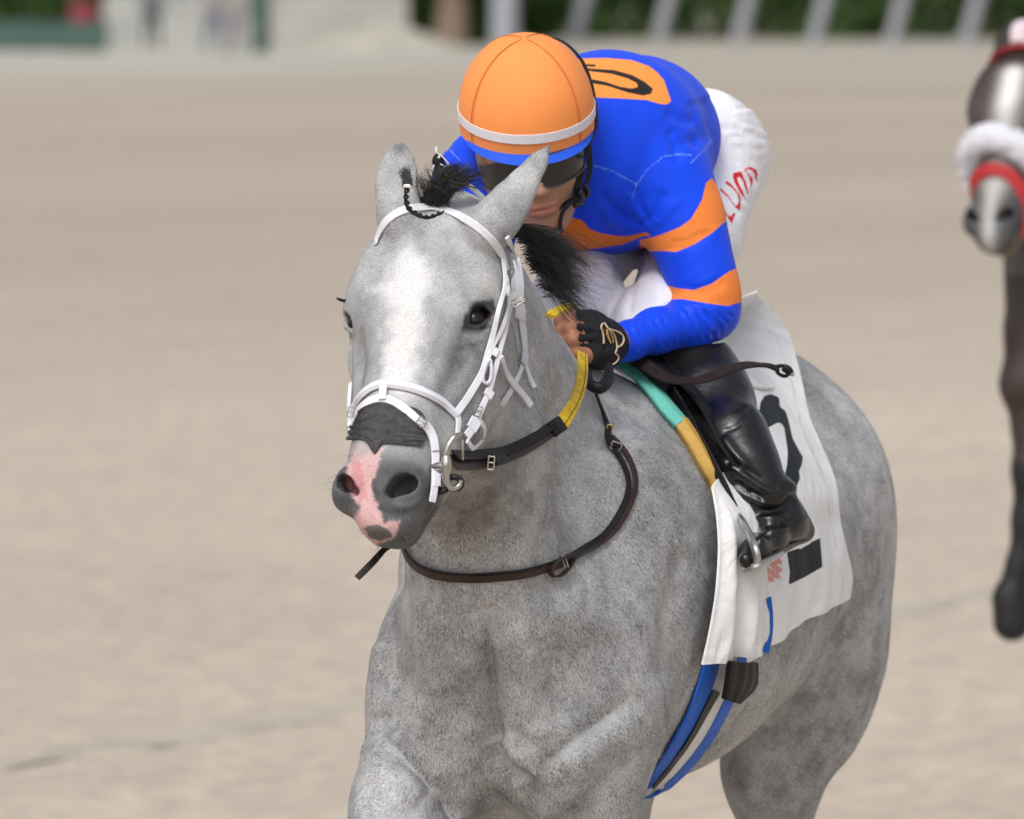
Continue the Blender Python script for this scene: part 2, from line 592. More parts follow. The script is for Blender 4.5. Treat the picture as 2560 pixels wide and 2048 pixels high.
def stroke(v, N, line, w, depth, y0=11, y1=13.2, side=0, ends=True, hv_px=None, face=True):
    """press (or raise) the surface along a line; side=1 keeps the swelling on one side only"""
    p = PX(v) if hv_px is None else hv_px
    L = np.asarray(line, float)
    bb = (p[:, 0] > L[:, 0].min() - 3 * w) & (p[:, 0] < L[:, 0].max() + 3 * w) & (p[:, 1] > L[:, 1].min() - 3 * w) & (p[:, 1] < L[:, 1].max() + 3 * w) & (v[:, 1] > y0) & (v[:, 1] < y1)
    if face: bb &= N[:, 1] < .15
    i = np.nonzero(bb)[0]
    L = catmull(L, max(12, len(L) * 5)) if len(L) > 2 else L
    q = p[i]; best = np.full(len(i), 1e9); sg = np.ones(len(i)); tt = np.zeros(len(i))
    n = len(L) - 1
    for j in range(n):
        a, b = L[j], L[j + 1]; e = b - a; u = q - a
        t = np.clip(u @ e / max(e @ e, 1e-9), 0, 1)
        d = np.linalg.norm(u - t[:, None] * e, axis=1)
        m = d < best
        best[m] = d[m]; sg[m] = np.sign(e[0] * u[m, 1] - e[1] * u[m, 0]); tt[m] = (j + t[m]) / n
    g = np.exp(-(best / w) ** 2)
    if side: g = np.where(sg * side > 0, np.exp(-(best / (w * 1.0)) ** 2), np.exp(-(best / (w * .35)) ** 2))
    if ends: g *= sst(tt, 0, .15) * (1 - sst(tt, .85, 1))
    v[i] += N[i] * (g * depth)[:, None]
    return v

print('horse mesh', hv.shape, hq.shape, 'T', round(time.time() - T0, 1))

hv = grab(hv, 343, 528, 16, 7, -2, 11, 12.1)
hv = grab(hv, 356, 548, 16, 5, -6, 11, 12.1)
hv = grab(hv, 395, 560, 22, 3, -4, 11, 12.1)
hv = grab(hv, 340, 425, 20, 7, 0, 11, 12.1)
hv = grab(hv, 340, 360, 26, 5, 0, 11, 12.1)
hN = vnormals(hv, hq)
hp = PX(hv)
st = lambda line, w, d, y0=11.9, y1=13.2, side=0: stroke(hv, hN, line, w, d, y0, y1, side, hv_px=hp)
# breast and shoulders
st([(486, 640), (489, 680), (491, 712), (494, 735), (499, 757), (512, 771), (527, 781), (530, 800), (531, 830)], 12.15, -0.01798)
st([(499, 735), (507, 757), (522, 770), (535, 785)], 16.2, 0.010788)
st([(480, 600), (484, 640), (488, 700)], 21.6, -0.010788)
st([(388, 738), (398, 754), (412, 767), (430, 783), (446, 795), (458, 822)], 12.15, -0.014384)
st([(376, 735), (384, 762), (400, 778), (425, 800)], 18.9, 0.010788)
st([(531, 778), (555, 757), (580, 738), (602, 722), (626, 705), (640, 690)], 10.8, -0.006293)
st([(560, 775), (590, 752), (615, 735), (640, 722)], 20.25, 0.010788)
st([(535, 640), (538, 680), (540, 715), (530, 745)], 13.5, 0.008091)
st([(552, 640), (556, 690), (560, 730)], 16.2, -0.005394)
st([(405, 570), (400, 610), (397, 650), (402, 700)], 13.5, -0.007192)
st([(384, 640), (380, 690), (386, 720)], 13.5, 0.007192)
st([(432, 590), (436, 640), (440, 700)], 27, 0.007192)
st([(470, 575), (462, 600), (470, 625), (480, 640)], 10.8, 0.005394)
st([(555, 470), (560, 520), (552, 570), (540, 610)], 21.6, -0.008091)
st([(600, 450), (612, 520), (616, 590), (612, 650)], 29.7, 0.007192)
st([(520, 480), (524, 530), (516, 580)], 16.2, 0.007192)
for L_ in ([(484, 596), (486, 640), (489, 680), (491, 712), (494, 735), (499, 757), (512, 771), (527, 781), (530, 800), (531, 835)],
           [(388, 738), (398, 754), (412, 767), (430, 783), (446, 795), (458, 835)]):
    st(L_, 4.5, -.009)
st([(470, 585), (462, 600), (466, 618), (478, 640), (484, 665)], 5, -.006)
st([(531, 778), (555, 757), (580, 738), (602, 722), (626, 705)], 5, -.004)
st([(523, 620), (525, 660), (526, 700), (520, 735)], 9, .008)
st([(498, 700), (503, 730), (512, 752), (525, 765)], 7, .006)
# elbow and girth hollow, flank
st([(662, 690), (668, 640), (676, 590), (690, 540)], 13.5, -0.00899, 12.2, 13.4)
st([(760, 640), (790, 610), (812, 560), (822, 500)], 21.6, -0.010788, 12.9, 14)
st([(800, 700), (812, 740), (806, 790)], 13.5, -0.005394, 12.9, 14.2)
st([(845, 560), (842, 640), (826, 710)], 16.2, -0.005394, 12.9, 14.2)
# head
st([(458, 290), (462, 300), (470, 302), (483, 298), (494, 300)], 5, 0.0028, 11.7, 12.2)
st([(460, 333), (470, 334), (482, 331), (490, 326)], 3, -0.00176, 11.7, 12.2)
st([(462, 340), (474, 342), (486, 338)], 4, 0.00144, 11.7, 12.2)
st([(476, 345), (470, 368), (458, 392), (446, 408)], 6, 0.0036, 11.7, 12.2)
st([(462, 345), (454, 372), (440, 398)], 7, -0.0032, 11.7, 12.2)
st([(448, 300), (444, 330), (432, 365), (420, 385)], 6, -0.002, 11.7, 12.2)
st([(490, 340), (484, 372), (470, 402), (460, 418)], 5, -0.0024, 11.7, 12.2)
st([(502, 412), (495, 428), (480, 443), (462, 452)], 3.5, -0.004, 11.7, 12.4)
st([(384, 498), (378, 486), (384, 474), (396, 468), (412, 466), (424, 474)], 3.5, 0.0036, 11.5, 12.1)
st([(388, 503), (400, 507), (414, 504), (423, 495)], 3.5, 0.0028, 11.5, 12.1)
st([(376, 470), (370, 485), (374, 502), (384, 512), (400, 516), (414, 512)], 4, -0.0028, 11.5, 12.1)
st([(352, 470), (347, 485), (352, 502), (357, 512)], 4, -0.0024, 11.5, 12.1)
st([(363, 534), (376, 530), (392, 534)], 5, 0.0016, 11.5, 12.1)
# ears: hollow towards the inner rim
st([(411, 166), (411.5, 180), (409, 195)], 3, -0.0032, 12, 12.3)
st([(414, 164), (415, 180), (413, 192)], 1.8, 0.0024, 12, 12.3)
hv = smooth(hv, hq, 2)
hN = vnormals(hv, hq)
hp = PX(hv)
bvh = BVHTree.FromPolygons(hv.tolist(), hq.tolist())
CAM = Vector((0, 0, CAMZ))
def hit(px, py):
    h = bvh.ray_cast(CAM, Vector(W(px, py, 12) - np.array([0, 0, CAMZ])).normalized())
    return None if h[0] is None else (np.array(h[0]), np.array(h[1]))

# ------------------------------------------------------------------ node helpers
def mat(name, col=(.5, .5, .5), rough=.6, spec=.5, metal=0.0, sheen=0.0, coat=0.0, bump=None, var=None, attrc=None, trans=0.0):
    """bump=(scale, strength, detail), var=(scale, amount): procedural relief and tone variation"""
    m = bpy.data.materials.new(name); m.use_nodes = True
    nt = m.node_tree; N = nt.nodes; L = nt.links
    b = N['Principled BSDF']
    b.inputs['Base Color'].default_value = (*col, 1)
    b.inputs['Roughness'].default_value = rough
    b.inputs['Specular IOR Level'].default_value = spec
    b.inputs['Metallic'].default_value = metal
    b.inputs['Sheen Weight'].default_value = sheen
    b.inputs['Coat Weight'].default_value = coat
    tc = N.new('ShaderNodeTexCoord')
    src = None
    if attrc:
        a = N.new('ShaderNodeAttribute'); a.attribute_name = attrc; src = a.outputs['Color']
    if var:
        n = N.new('ShaderNodeTexNoise'); n.inputs['Scale'].default_value = var[0]; n.inputs['Detail'].default_value = 6
        L.new(tc.outputs['Object'], n.inputs['Vector'])
        mr = N.new('ShaderNodeMapRange'); mr.inputs['From Min'].default_value = .3; mr.inputs['From Max'].default_value = .7
        mr.inputs['To Min'].default_value = 1 - var[1]; mr.inputs['To Max'].default_value = 1 + var[1]
        L.new(n.outputs['Fac'], mr.inputs['Value'])
        mx = N.new('ShaderNodeVectorMath'); mx.operation = 'SCALE'
        if src is not None: L.new(src, mx.inputs[0])
        else: mx.inputs[0].default_value = col
        L.new(mr.outputs[0], mx.inputs['Scale'])
        src = mx.outputs[0]
    if src is not None: L.new(src, b.inputs['Base Color'])
    if bump:
        n = N.new('ShaderNodeTexNoise'); n.inputs['Scale'].default_value = bump[0]; n.inputs['Detail'].default_value = bump[2] if len(bump) > 2 else 4
        L.new(tc.outputs['Object'], n.inputs['Vector'])
        bp = N.new('ShaderNodeBump'); bp.inputs['Strength'].default_value = bump[1]; bp.inputs['Distance'].default_value = .01
        L.new(n.outputs['Fac'], bp.inputs['Height']); L.new(bp.outputs[0], b.inputs['Normal'])
    return m

# ------------------------------------------------------------------ coat of the grey horse
BLAZE = [(397, 310), (390, 298), (378, 290), (391, 278), (403, 262), (414, 254), (424, 259), (428, 270), (425, 288), (420, 305), (417, 330), (414, 355), (411, 395), (381, 395), (387, 350), (395, 325)]
PINK = [(348, 436), (385, 436), (384.7, 447), (381, 455.7), (375, 472.6), (372, 484.6), (374.4, 500), (381, 512), (384.7, 522), (400, 521), (395.5, 536.5), (376, 546), (363, 542), (353, 529), (350, 521), (357, 513.6), (359, 506), (351, 494), (346, 481), (347, 460.5), (349.7, 448.5)]
SPOT = [(363, 528), (369, 525.5), (376, 525), (388, 528), (392, 536.5), (382, 541), (369, 537.7)]
BLOT = [(352, 461), (359, 460), (364, 472), (365, 486), (368, 498), (360, 500), (353, 490), (350, 478)]
EYEP = [(460, 331), (465, 314), (473, 303), (483, 299), (494, 300), (496, 307), (492, 320), (485, 329), (473, 332)]

def g2(p, x, y, rx, ry, ang=0):
    t = math.radians(ang); dx = p[:, 0] - x; dy = p[:, 1] - y
    u = dx * math.cos(t) + dy * math.sin(t); w = -dx * math.sin(t) + dy * math.cos(t)
    return np.exp(-(u / rx) ** 2 - (w / ry) ** 2)

def coat(P):
    """share of white hairs, tint, bare-skin mask, skin colour"""
    p = PX(P)
    h = HD.loc(P)
    Y = P[:, 1]
    n1 = vnoise(P, 9, 1); n2 = vnoise(P, 22, 2); n3 = vnoise(P, 48, 3); n4 = vnoise(P, 110, 4)
    head = (Y < 12.28) & (h[:, 1] > -.06) & (h[:, 1] < .7) & (h[:, 2] > -.30) & (np.abs(h[:, 0]) < .16)
    hm = head * sst(-h[:, 2], .34, .22) * sst(h[:, 1] + h[:, 2] * .1, -.08, -.02)
    ridg = 1 - np.abs(vnoise(P, 17, 7)) * 2
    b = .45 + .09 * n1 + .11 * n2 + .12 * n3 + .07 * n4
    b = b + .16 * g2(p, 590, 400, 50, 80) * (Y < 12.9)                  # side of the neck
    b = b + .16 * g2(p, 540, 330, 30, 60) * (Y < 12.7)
    b = b - (.22 * g2(p, 474, 495, 60, 60) + .14 * g2(p, 500, 440, 26, 40)) * (Y < 12.9)                  # dark throat coat, deepened with painted shade under the jaw
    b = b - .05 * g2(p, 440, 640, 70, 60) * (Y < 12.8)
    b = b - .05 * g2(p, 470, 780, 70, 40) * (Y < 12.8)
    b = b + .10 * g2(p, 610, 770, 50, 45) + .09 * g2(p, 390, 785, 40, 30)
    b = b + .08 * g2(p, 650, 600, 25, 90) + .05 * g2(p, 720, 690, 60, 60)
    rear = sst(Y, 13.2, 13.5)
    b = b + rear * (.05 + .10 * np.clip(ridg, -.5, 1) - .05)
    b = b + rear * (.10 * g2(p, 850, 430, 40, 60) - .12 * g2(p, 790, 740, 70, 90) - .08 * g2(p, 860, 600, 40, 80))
    hd = .50 + .07 * n2 + .09 * n3 + .05 * n4
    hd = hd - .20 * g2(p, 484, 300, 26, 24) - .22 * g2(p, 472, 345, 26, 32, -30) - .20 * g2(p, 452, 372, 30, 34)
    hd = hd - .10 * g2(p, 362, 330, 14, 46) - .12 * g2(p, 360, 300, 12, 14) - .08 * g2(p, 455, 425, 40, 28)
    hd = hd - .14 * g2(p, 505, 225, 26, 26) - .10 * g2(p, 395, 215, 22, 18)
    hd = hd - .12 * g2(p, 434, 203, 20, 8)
    bl = sst(poly_sd(p, BLAZE) + 3.0 * n4 + 4.0 * n3, -13, 7) * (h[:, 2] > -.06) * head
    hd = hd * (1 - bl) + .88 * bl
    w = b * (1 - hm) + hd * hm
    tip = np.maximum(g2(p, 551, 142, 7, 9), g2(p, 399, 148, 9, 8)) * (Y < 12.3) * (h[:, 1] < .05)
    w = w * (1 - .75 * tip)
    # brown cast in the throat and on the nape
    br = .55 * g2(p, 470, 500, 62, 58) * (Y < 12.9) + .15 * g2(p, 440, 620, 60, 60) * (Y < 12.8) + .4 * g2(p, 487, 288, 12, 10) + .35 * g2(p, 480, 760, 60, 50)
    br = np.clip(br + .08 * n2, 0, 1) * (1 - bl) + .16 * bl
    # bare skin of the muzzle
    mz = sst(h[:, 1] - .10 * np.clip(-h[:, 2] - .06, 0, 1) + .010 * n3 + .006 * n4, .400, .465) * head
    sk = np.tile(np.array([.095, .098, .104]), (len(P), 1)) * (1 + .25 * n3 + .15 * n4 + 1.1 * sst(-h[:, 1], -.47, -.41))[:, None]
    pk = sst(poly_sd(p, PINK) + 1.3 * n4 + 1.6 * vnoise(P, 320, 9), -2.0, 2.0) * (h[:, 2] > -.125) * head
    pink = np.array([.58, .36, .355]) * (1 + .10 * n3 + .08 * n4)[:, None]
    bt = sst(poly_sd(p, BLOT) + 1.6 * n4 + 1.2 * vnoise(P, 320, 10), -3.5, 3.0)[:, None] * .8
    pink = pink * (1 - bt) + np.array([.50, .22, .235]) * bt
    sp = sst(poly_sd(p, SPOT) + 1.2 * n4, -1.2, 1.2)[:, None]
    pink = pink * (1 - sp) + np.array([.11, .10, .095]) * sp
    sk = sk * (1 - pk[:, None]) + pink * pk[:, None]
    holes = np.zeros(len(P))
    eye = sst(poly_sd(p, EYEP) + 1.5 * n4 + 1.0 * vnoise(P, 320, 14), -3.5, 2.5) * head * (Y < 12.3)
    eyr = np.exp(-(np.linalg.norm(P - EYEC[-1], axis=1) / .026) ** 4)
    eye = np.maximum(eye, eyr)
    sk = sk * (1 - eye[:, None]) + np.array([.030, .030, .032]) * eye[:, None]
    bare = np.maximum(mz, eye)
    return np.clip(w, .03, 1), br, bare, sk

WHT = np.array([.75, .755, .77]); DRK = np.array([.056, .058, .064]); BRN = np.array([.105, .070, .050])
def coat_col(w, br, bare, sk):
    d = DRK * (1 - br[:, None]) + BRN * br[:, None]
    wh = WHT * (1 - br[:, None] * .12 * np.array([0, .6, 1.4]))
    c = wh * w[:, None] + d * (1 - w[:, None])
    return c * (1 - bare[:, None]) + sk * bare[:, None]

def flow(P):
    """lie of the hair"""
    h = HD.loc(P); p = PX(P)
    head = (P[:, 1] < 12.28) & (h[:, 1] > -.03) & (h[:, 2] > -.26) & (np.abs(h[:, 0]) < .15)
    d = np.tile(np.array([0, .35, -1.0]), (len(P), 1))
    u = (P - B(0, 0, 0)) @ BAK
    lat = (P - B(0, 0, 0)) @ LAT
    d += LAT * np.clip(lat * 2.2, -.5, .5)[:, None]
    d += BAK * np.clip((u - .2) * 1.6, 0, 1.2)[:, None]
    s0, a0 = h[:, 0], h[:, 1] - .126
    rad = np.stack([s0 * 1.2, a0], 1)
    r = np.linalg.norm(rad, axis=1)[:, None] + 1e-6
    dn = np.stack([s0 * 2.5, np.full(len(P), .5)], 1)
    t = np.exp(-(r / .085) ** 2)
    hd = (rad / r) * (t + (a0 < 0)[:, None] * .7) + dn * (1 - t) * (a0[:, None] > -.03)
    hw = HD.s * hd[:, :1] + HD.a * hd[:, 1:2]
    d = np.where(head[:, None], hw, d)
    ear = (h[:, 1] < .0) & (P[:, 1] < 12.3) & ((p[:, 1] < 200) | (p[:, 0] > 485))
    er = np.where((p[:, 0] > 440)[:, None], np.array([.8, .1, 1.1]), np.array([0, .1, 1.0]))
    d = np.where(ear[:, None], er, d)
    d += .25 * np.stack([vnoise(P, 14, 11), vnoise(P, 14, 12), vnoise(P, 14, 13)], 1)
    return d

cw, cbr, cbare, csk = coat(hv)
# nostril interiors are dark
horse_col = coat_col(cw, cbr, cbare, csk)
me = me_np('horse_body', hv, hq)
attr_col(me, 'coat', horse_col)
attr(me, 'bare', cbare)
MC = mat('grey_coat', rough=.62, spec=.28, attrc='coat', var=(420, .22), bump=(900, .22, 3))
horse = thing('horse', 'dappled grey racehorse with white blaze and pink snip, cantering towards the camera', 'horse', B(.6, 0, 0))
horse_body = link('horse_body', me, MC, horse)

# hair blades lying on the skin
def fur(v, q, n, length, width, seed, name, parent, mat_, keep=None):
    rng = np.random.default_rng(seed)
    N = vnormals(v, q)
    ctr = v[q].mean(1)
    e1 = v[q[:, 2]] - v[q[:, 0]]; e2 = v[q[:, 3]] - v[q[:, 1]]
    ar = np.linalg.norm(np.cross(e1, e2), axis=1) / 2
    fn = N[q].mean(1)
    view = nrm_rows(np.array([0, 0, CAMZ]) - ctr)
    vis = np.einsum('ij,ij->i', fn, view)
    pp = PX(ctr)
    wgt = ar * (vis > -.22) * ((pp[:, 1] < 850) & (pp[:, 0] < 930))
    wgt = wgt * (1 + 1.2 * (ctr[:, 1] < 12.26) * (ctr[:, 2] > 1.4)) * (ctr[:, 1] < 13.9) / np.clip(1 + (ctr[:, 1] - 12.7) * .9, 1, 2.2)
    if keep is not None: wgt = wgt * keep(ctr)
    f = rng.choice(len(q), n, p=wgt / wgt.sum())
    a, b = rng.random((2, n))
    Q = q[f]
    P = (v[Q[:, 0]] * ((1 - a) * (1 - b))[:, None] + v[Q[:, 1]] * (a * (1 - b))[:, None] + v[Q[:, 2]] * (a * b)[:, None] + v[Q[:, 3]] * ((1 - a) * b)[:, None])
    nn = N[Q[:, 0]] * ((1 - a) * (1 - b))[:, None] + N[Q[:, 1]] * (a * (1 - b))[:, None] + N[Q[:, 2]] * (a * b)[:, None] + N[Q[:, 3]] * ((1 - a) * b)[:, None]
    nn = nrm_rows(nn)
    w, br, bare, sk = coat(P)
    eyk = np.linalg.norm(P - EYEC[1], axis=1) < .034
    eyk |= np.linalg.norm(P - EYEC[-1], axis=1) < .034
    ok = (rng.random(n) > np.clip(bare * .55, 0, 1)) & ~(eyk & (bare > .3))
    P, nn, w, br, bare, sk = P[ok], nn[ok], w[ok], br[ok], bare[ok], sk[ok]; n = len(P)
    d = flow(P); d = d - nn * np.einsum('ij,ij->i', d, nn)[:, None]; d = nrm_rows(d)
    s = np.cross(nn, d)
    ja = rng.normal(0, .20, n)[:, None]
    d = nrm_rows(d + s * ja); s = np.cross(nn, d)
    hdm = sst(P[:, 1], 12.26, 12.2) * (P[:, 2] > 1.4)
    L = length * (1 - .45 * hdm) * rng.uniform(.7, 1.25, n)
    L = L * (1 - .62 * bare)
    wd = width * rng.uniform(.7, 1.3, n) * (1 - .15 * hdm)
    tip = P + d * L[:, None] + nn * (L * rng.uniform(.07, .18, n))[:, None]
    P0 = P - nn * .0006
    V = np.stack([P0 + s * wd[:, None] / 2, P0 - s * wd[:, None] / 2, tip], 1).reshape(-1, 3)
    T = np.arange(3 * n).reshape(-1, 3)
    # grey coat: white hairs among dark ones
    iswh = rng.random(n)
    mix = np.clip(w + (.5 - iswh) * 1.7 * (.35 + w * (1 - w) * 3), 0, 1)
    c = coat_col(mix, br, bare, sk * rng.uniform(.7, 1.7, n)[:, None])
    c = c * rng.uniform(.85, 1.15, n)[:, None]
    me = me_np(name, V, T, True)
    cc = np.repeat(c, 3, 0)
    attr_col(me, 'coat', cc)
    me.normals_split_custom_set_from_vertices(np.repeat(nrm_rows(nn + s * rng.normal(0, .22, n)[:, None] + d * .10), 3, 0).tolist())
    return link(name, me, mat_, parent, 'stuff')

def nrm_rows(a):
    return a / (np.linalg.norm(a, axis=1)[:, None] + 1e-12)
MF = mat('coat_hair', rough=.55, spec=.30, attrc='coat')
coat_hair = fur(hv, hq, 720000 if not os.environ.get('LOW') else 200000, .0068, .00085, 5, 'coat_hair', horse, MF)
print('coat T', round(time.time() - T0, 1))

# ------------------------------------------------------------------ helpers for things lying on the horse
def hits(px, ymin=0, ymax=99, fallback=12.5):
    """points and normals of the skin under a line of pixels; gaps and jumps are bridged"""
    px = np.asarray(px, float)
    P = np.full((len(px), 3), np.nan); N = np.full((len(px), 3), np.nan)
    for i, (x, y) in enumerate(px):
        h = hit(x, y)
        if h is not None and ymin < h[0][1] < ymax:
            P[i], N[i] = h
    ok = np.nonzero(~np.isnan(P[:, 0]))[0]
    if len(ok) == 0:
        return np.array([W(x, y, fallback) for x, y in px]), np.tile([0, -1.0, 0], (len(px), 1))
    Y = np.interp(np.arange(len(px)), ok, P[ok, 1])
    for i in range(len(px)):
        if np.isnan(P[i, 0]):
            P[i] = W(px[i, 0], px[i, 1], Y[i]); N[i] = N[ok[np.argmin(np.abs(ok - i))]]
    return P, N

def relax(A, it=3):
    for _ in range(it):
        B_ = A.copy(); B_[1:-1] = A[1:-1] * .5 + (A[:-2] + A[2:]) * .25; A = B_
    return A

def on_skin(px, lift, n=24, ymin=0, ymax=99, it=3, fallback=12.5):
    L = catmull(np.asarray(px, float), n)
    P, N = hits(L, ymin, ymax, fallback)
    P = relax(P, it); N = relax(N, it); N = nrm_rows(N)
    return P + N * lift, N

def strap(name, px, w, th, mat_, parent, lift=0.0, n=24, ymin=0, ymax=99, ext0=None, ext1=None, it=3, bevel=.3, crown=0.0, fallback=12.5, face=None):
    P, N = on_skin(px, lift + th / 2, n, ymin, ymax, it, fallback)
    if face is None: face = 1.0 if name in ('cheek_strap', 'throat_lash', 'throat_lash_end', 'strap_end', 'keeper', 'flash_strap') else 0.0
    if face: N = nrm_rows(N + np.array([0, -face, .1 * face])); P = P + np.array([0, -.003, 0])
    ww = np.interp(np.linspace(0, 1, n), np.linspace(0, 1, len(np.atleast_1d(w))), np.atleast_1d(w))
    if ext0 is not None: P = np.concatenate([[P[0] + ext0], P]); N = np.concatenate([[N[0]], N]); ww = np.concatenate([[ww[0]], ww])
    if ext1 is not None: P = np.concatenate([P, [P[-1] + ext1]]); N = np.concatenate([N, [N[-1]]]); ww = np.concatenate([ww, [ww[-1]]])
    v, f = ribbon(P, N, ww, th, n=n * 2, bevel=bevel, crown=crown)
    return link(name, me_py(name, v, f), mat_, parent)

def free_strap(name, pts, w, th, mat_, parent, up=(0, -1, .1), n=28, bevel=.3, twist=None):
    """pts: (px, py, Y)"""
    P = np.array([W(*p) for p in pts])
    U = np.tile(nrm(up), (len(P), 1)) if twist is None else np.array([nrm(t) for t in twist])
    ww = np.interp(np.linspace(0, 1, len(P)), np.linspace(0, 1, len(np.atleast_1d(w))), np.atleast_1d(w))
    v, f = ribbon(P, U, ww, th, n=n, bevel=bevel)
    return link(name, me_py(name, v, f), mat_, parent)

def patch(name, Lc, Rc, mat_, parent, nu=20, nv=30, lift=.004, th=.003, ymin=0, ymax=99, disp=None, it=2, u0=0, u1=1, solid=True, attrs=None, fallback=12.5, bottom=None, topc=None):
    """cloth between two pixel curves (rows from top to bottom) laid on the skin"""
    A = catmull(np.asarray(Lc, float), nv); Bc = catmull(np.asarray(Rc, float), nv)
    us = np.linspace(u0, u1, nu)
    G = A[:, None] * (1 - us)[None, :, None] + Bc[:, None] * us[None, :, None]
    if bottom is not None:
        G[:, :, 1] += bottom(us)[None] * (np.linspace(0, 1, nv) ** 2)[:, None]
    if topc is not None:
        G[:, :, 1] += topc(us)[None] * ((1 - np.linspace(0, 1, nv)) ** 2)[:, None]
    P = np.zeros((nv, nu, 3)); N = np.zeros((nv, nu, 3))
    for i in range(nv):
        P[i], N[i] = hits(G[i], ymin, ymax, fallback)
    for _ in range(it):
        for ax in (0, 1):
            Q = np.moveaxis(P, ax, 0); Q[1:-1] = Q[1:-1] * .5 + (Q[:-2] + Q[2:]) * .25
            Q = np.moveaxis(N, ax, 0); Q[1:-1] = Q[1:-1] * .5 + (Q[:-2] + Q[2:]) * .25
    N = nrm_rows(N.reshape(-1, 3)).reshape(P.shape)
    l = lift if disp is None else lift + disp(G, np.linspace(0, 1, nv)[:, None], us[None, :])
    P = P + N * (l if np.isscalar(l) else l[..., None])
    return grid_obj(name, P, N, th, mat_, parent, G, attrs)

def grid_obj(name, P, N, th, mat_, parent, G=None, attrs=None):
    nv, nu = P.shape[:2]
    top = P.reshape(-1, 3); bot = (P - N * th).reshape(-1, 3)
    v = np.concatenate([top, bot]); o = nv * nu
    f = []
    for i in range(nv - 1):
        for j in range(nu - 1):
            a, b, c, d = i * nu + j, i * nu + j + 1, (i + 1) * nu + j + 1, (i + 1) * nu + j
            f.append((a, d, c, b)); f.append((a + o, b + o, c + o, d + o))
    edge = [j for j in range(nu)] + [i * nu + nu - 1 for i in range(1, nv)] + [(nv - 1) * nu + j for j in range(nu - 2, -1, -1)] + [i * nu for i in range(nv - 2, 0, -1)]
    for a, b in zip(edge, edge[1:] + edge[:1]):
        f.append((a, b, b + o, a + o))
    me = me_py(name, v, f)
    if attrs:
        g = np.concatenate([PX(top)] * 2)
        for k, fn in attrs.items(): attr(me, k, fn(g))
    return link(name, me, mat_, parent)

def buckle(name, px, py, Y, w, h, r, mat_, parent, rot=0, tongue=True):
    c = W(px, py, Y); t = math.radians(rot); m = Y / F
    def q(a, b): return c + np.array([(a * math.cos(t) - b * math.sin(t)) * m, -.002, -(a * math.sin(t) + b * math.cos(t)) * m])
    pts = [q(-w, -h), q(w, -h), q(w, h), q(-w, h), q(-w, -h)]
    parts = [tube([a, (a + b) / 2, b], r, 4, 6) for a, b in zip(pts[:-1], pts[1:])]
    if tongue: parts.append(tube([q(-w, 0), q(0, -.5), q(w * 1.2, 0)], r * .9, 5, 6))
    v, f = joinm(parts)
    return link(name, me_py(name, v, f), mat_, parent)

def skinY(px, py, d=0.0, ymin=0, ymax=99, fb=12.2):
    h = hit(px, py)
    return (h[0][1] if h is not None and ymin < h[0][1] < ymax else fb) - d

M_web = mat('white_webbing', (.74, .74, .80), .55, .35, bump=(900, .25, 2), var=(60, .06))
M_pad = mat('white_padding', (.72, .72, .79), .7, .3, bump=(500, .2, 3), var=(40, .08))
M_tab = mat('white_tab', (.82, .82, .80), .35, .5)
M_metal = mat('bit_steel', (.50, .48, .45), .28, .5, metal=1.0, bump=(200, .05))
M_gold = mat('brass', (.60, .42, .14), .25, .5, metal=1.0)
M_leather = mat('brown_leather', (.034, .018, .014), .45, .28, coat=.05, bump=(260, .18, 5), var=(30, .25))
M_lblack = mat('black_leather', (.008, .0075, .009), .5, .28, bump=(220, .2, 5), var=(30, .2))
M_rubber = mat('black_rubber', (.012, .012, .013), .5, .4)
M_yellow = mat('yellow_rubber', (.62, .42, .02), .55, .35, bump=(300, .35, 4), var=(90, .28))
M_tape = mat('dark_nose_tape', (.072, .072, .078), .85, .15, bump=(420, .5, 4), var=(120, .22))

# ------------------------------------------------------------------ bridle
bridle = thing('bridle', 'white webbing bridle with padded noseband on the grey horse in front', 'bridle', W(440, 300, 12.0))
away = np.array([0, .035, -.004])
strap('browband', [(376.5, 243), (384, 224), (398, 212.5), (414, 208), (432, 208), (450, 212), (476, 225), (495, 243), (503, 259), (506.5, 270)], 0.01188, .003, M_web, bridle, .0005, 40, 11.5, 12.3, ext0=away)
free_strap('crown_strap', [(463, 182, 12.165), (472, 188, 12.14), (484, 199, 12.13), (492, 208, 12.16)], [.010, .010], .003, M_web, bridle, (.3, -1, .9))
strap('cheek_strap', [(501, 259), (503, 274), (502.5, 290), (497, 310), (492.4, 331), (485, 358), (481, 372), (466.4, 397), (454, 415)], [0.00687, 0.00687, 0.00875, 0.01125, 0.01125], .003, M_web, bridle, .002, 36, 11.5, 12.3)
strap('cheek_strap', [(509, 271), (508.5, 293), (504.6, 316), (498.5, 340), (494, 362), (488, 383), (484, 395), (476, 412), (471, 424.5), (463, 436)], [0.00750, 0.00875, 0.00750, 0.00875, 0.01375], .003, M_web, bridle, .005, 36, 11.5, 12.3)
strap('cheek_strap', [(503, 276), (506, 300), (500, 325), (489, 350), (484, 366)], 0.00687, .003, M_web, bridle, .0035, 24, 11.5, 12.3)
strap('throat_lash', [(505.5, 236), (510, 250), (514.5, 264), (517, 282), (516.5, 301)], [0.00750, 0.01500, 0.01562], .003, M_web, bridle, .003, 24)
strap('throat_lash', [(517.5, 304), (518, 316), (520, 331), (522, 354), (522, 362)], [0.01375, 0.01125, 0.00750], .003, M_web, bridle, .004, 24)
strap('throat_lash_end', [(522.5, 366), (526, 377), (531.4, 389)], [0.00625, 0.00875], .003, M_web, bridle, .004, 12)
strap('throat_lash', [(520.5, 367), (514, 382), (507, 394), (502, 402)], [0.00875, 0.01000], .003, M_web, bridle, .001, 14, ext1=(-.02, .03, -.03))
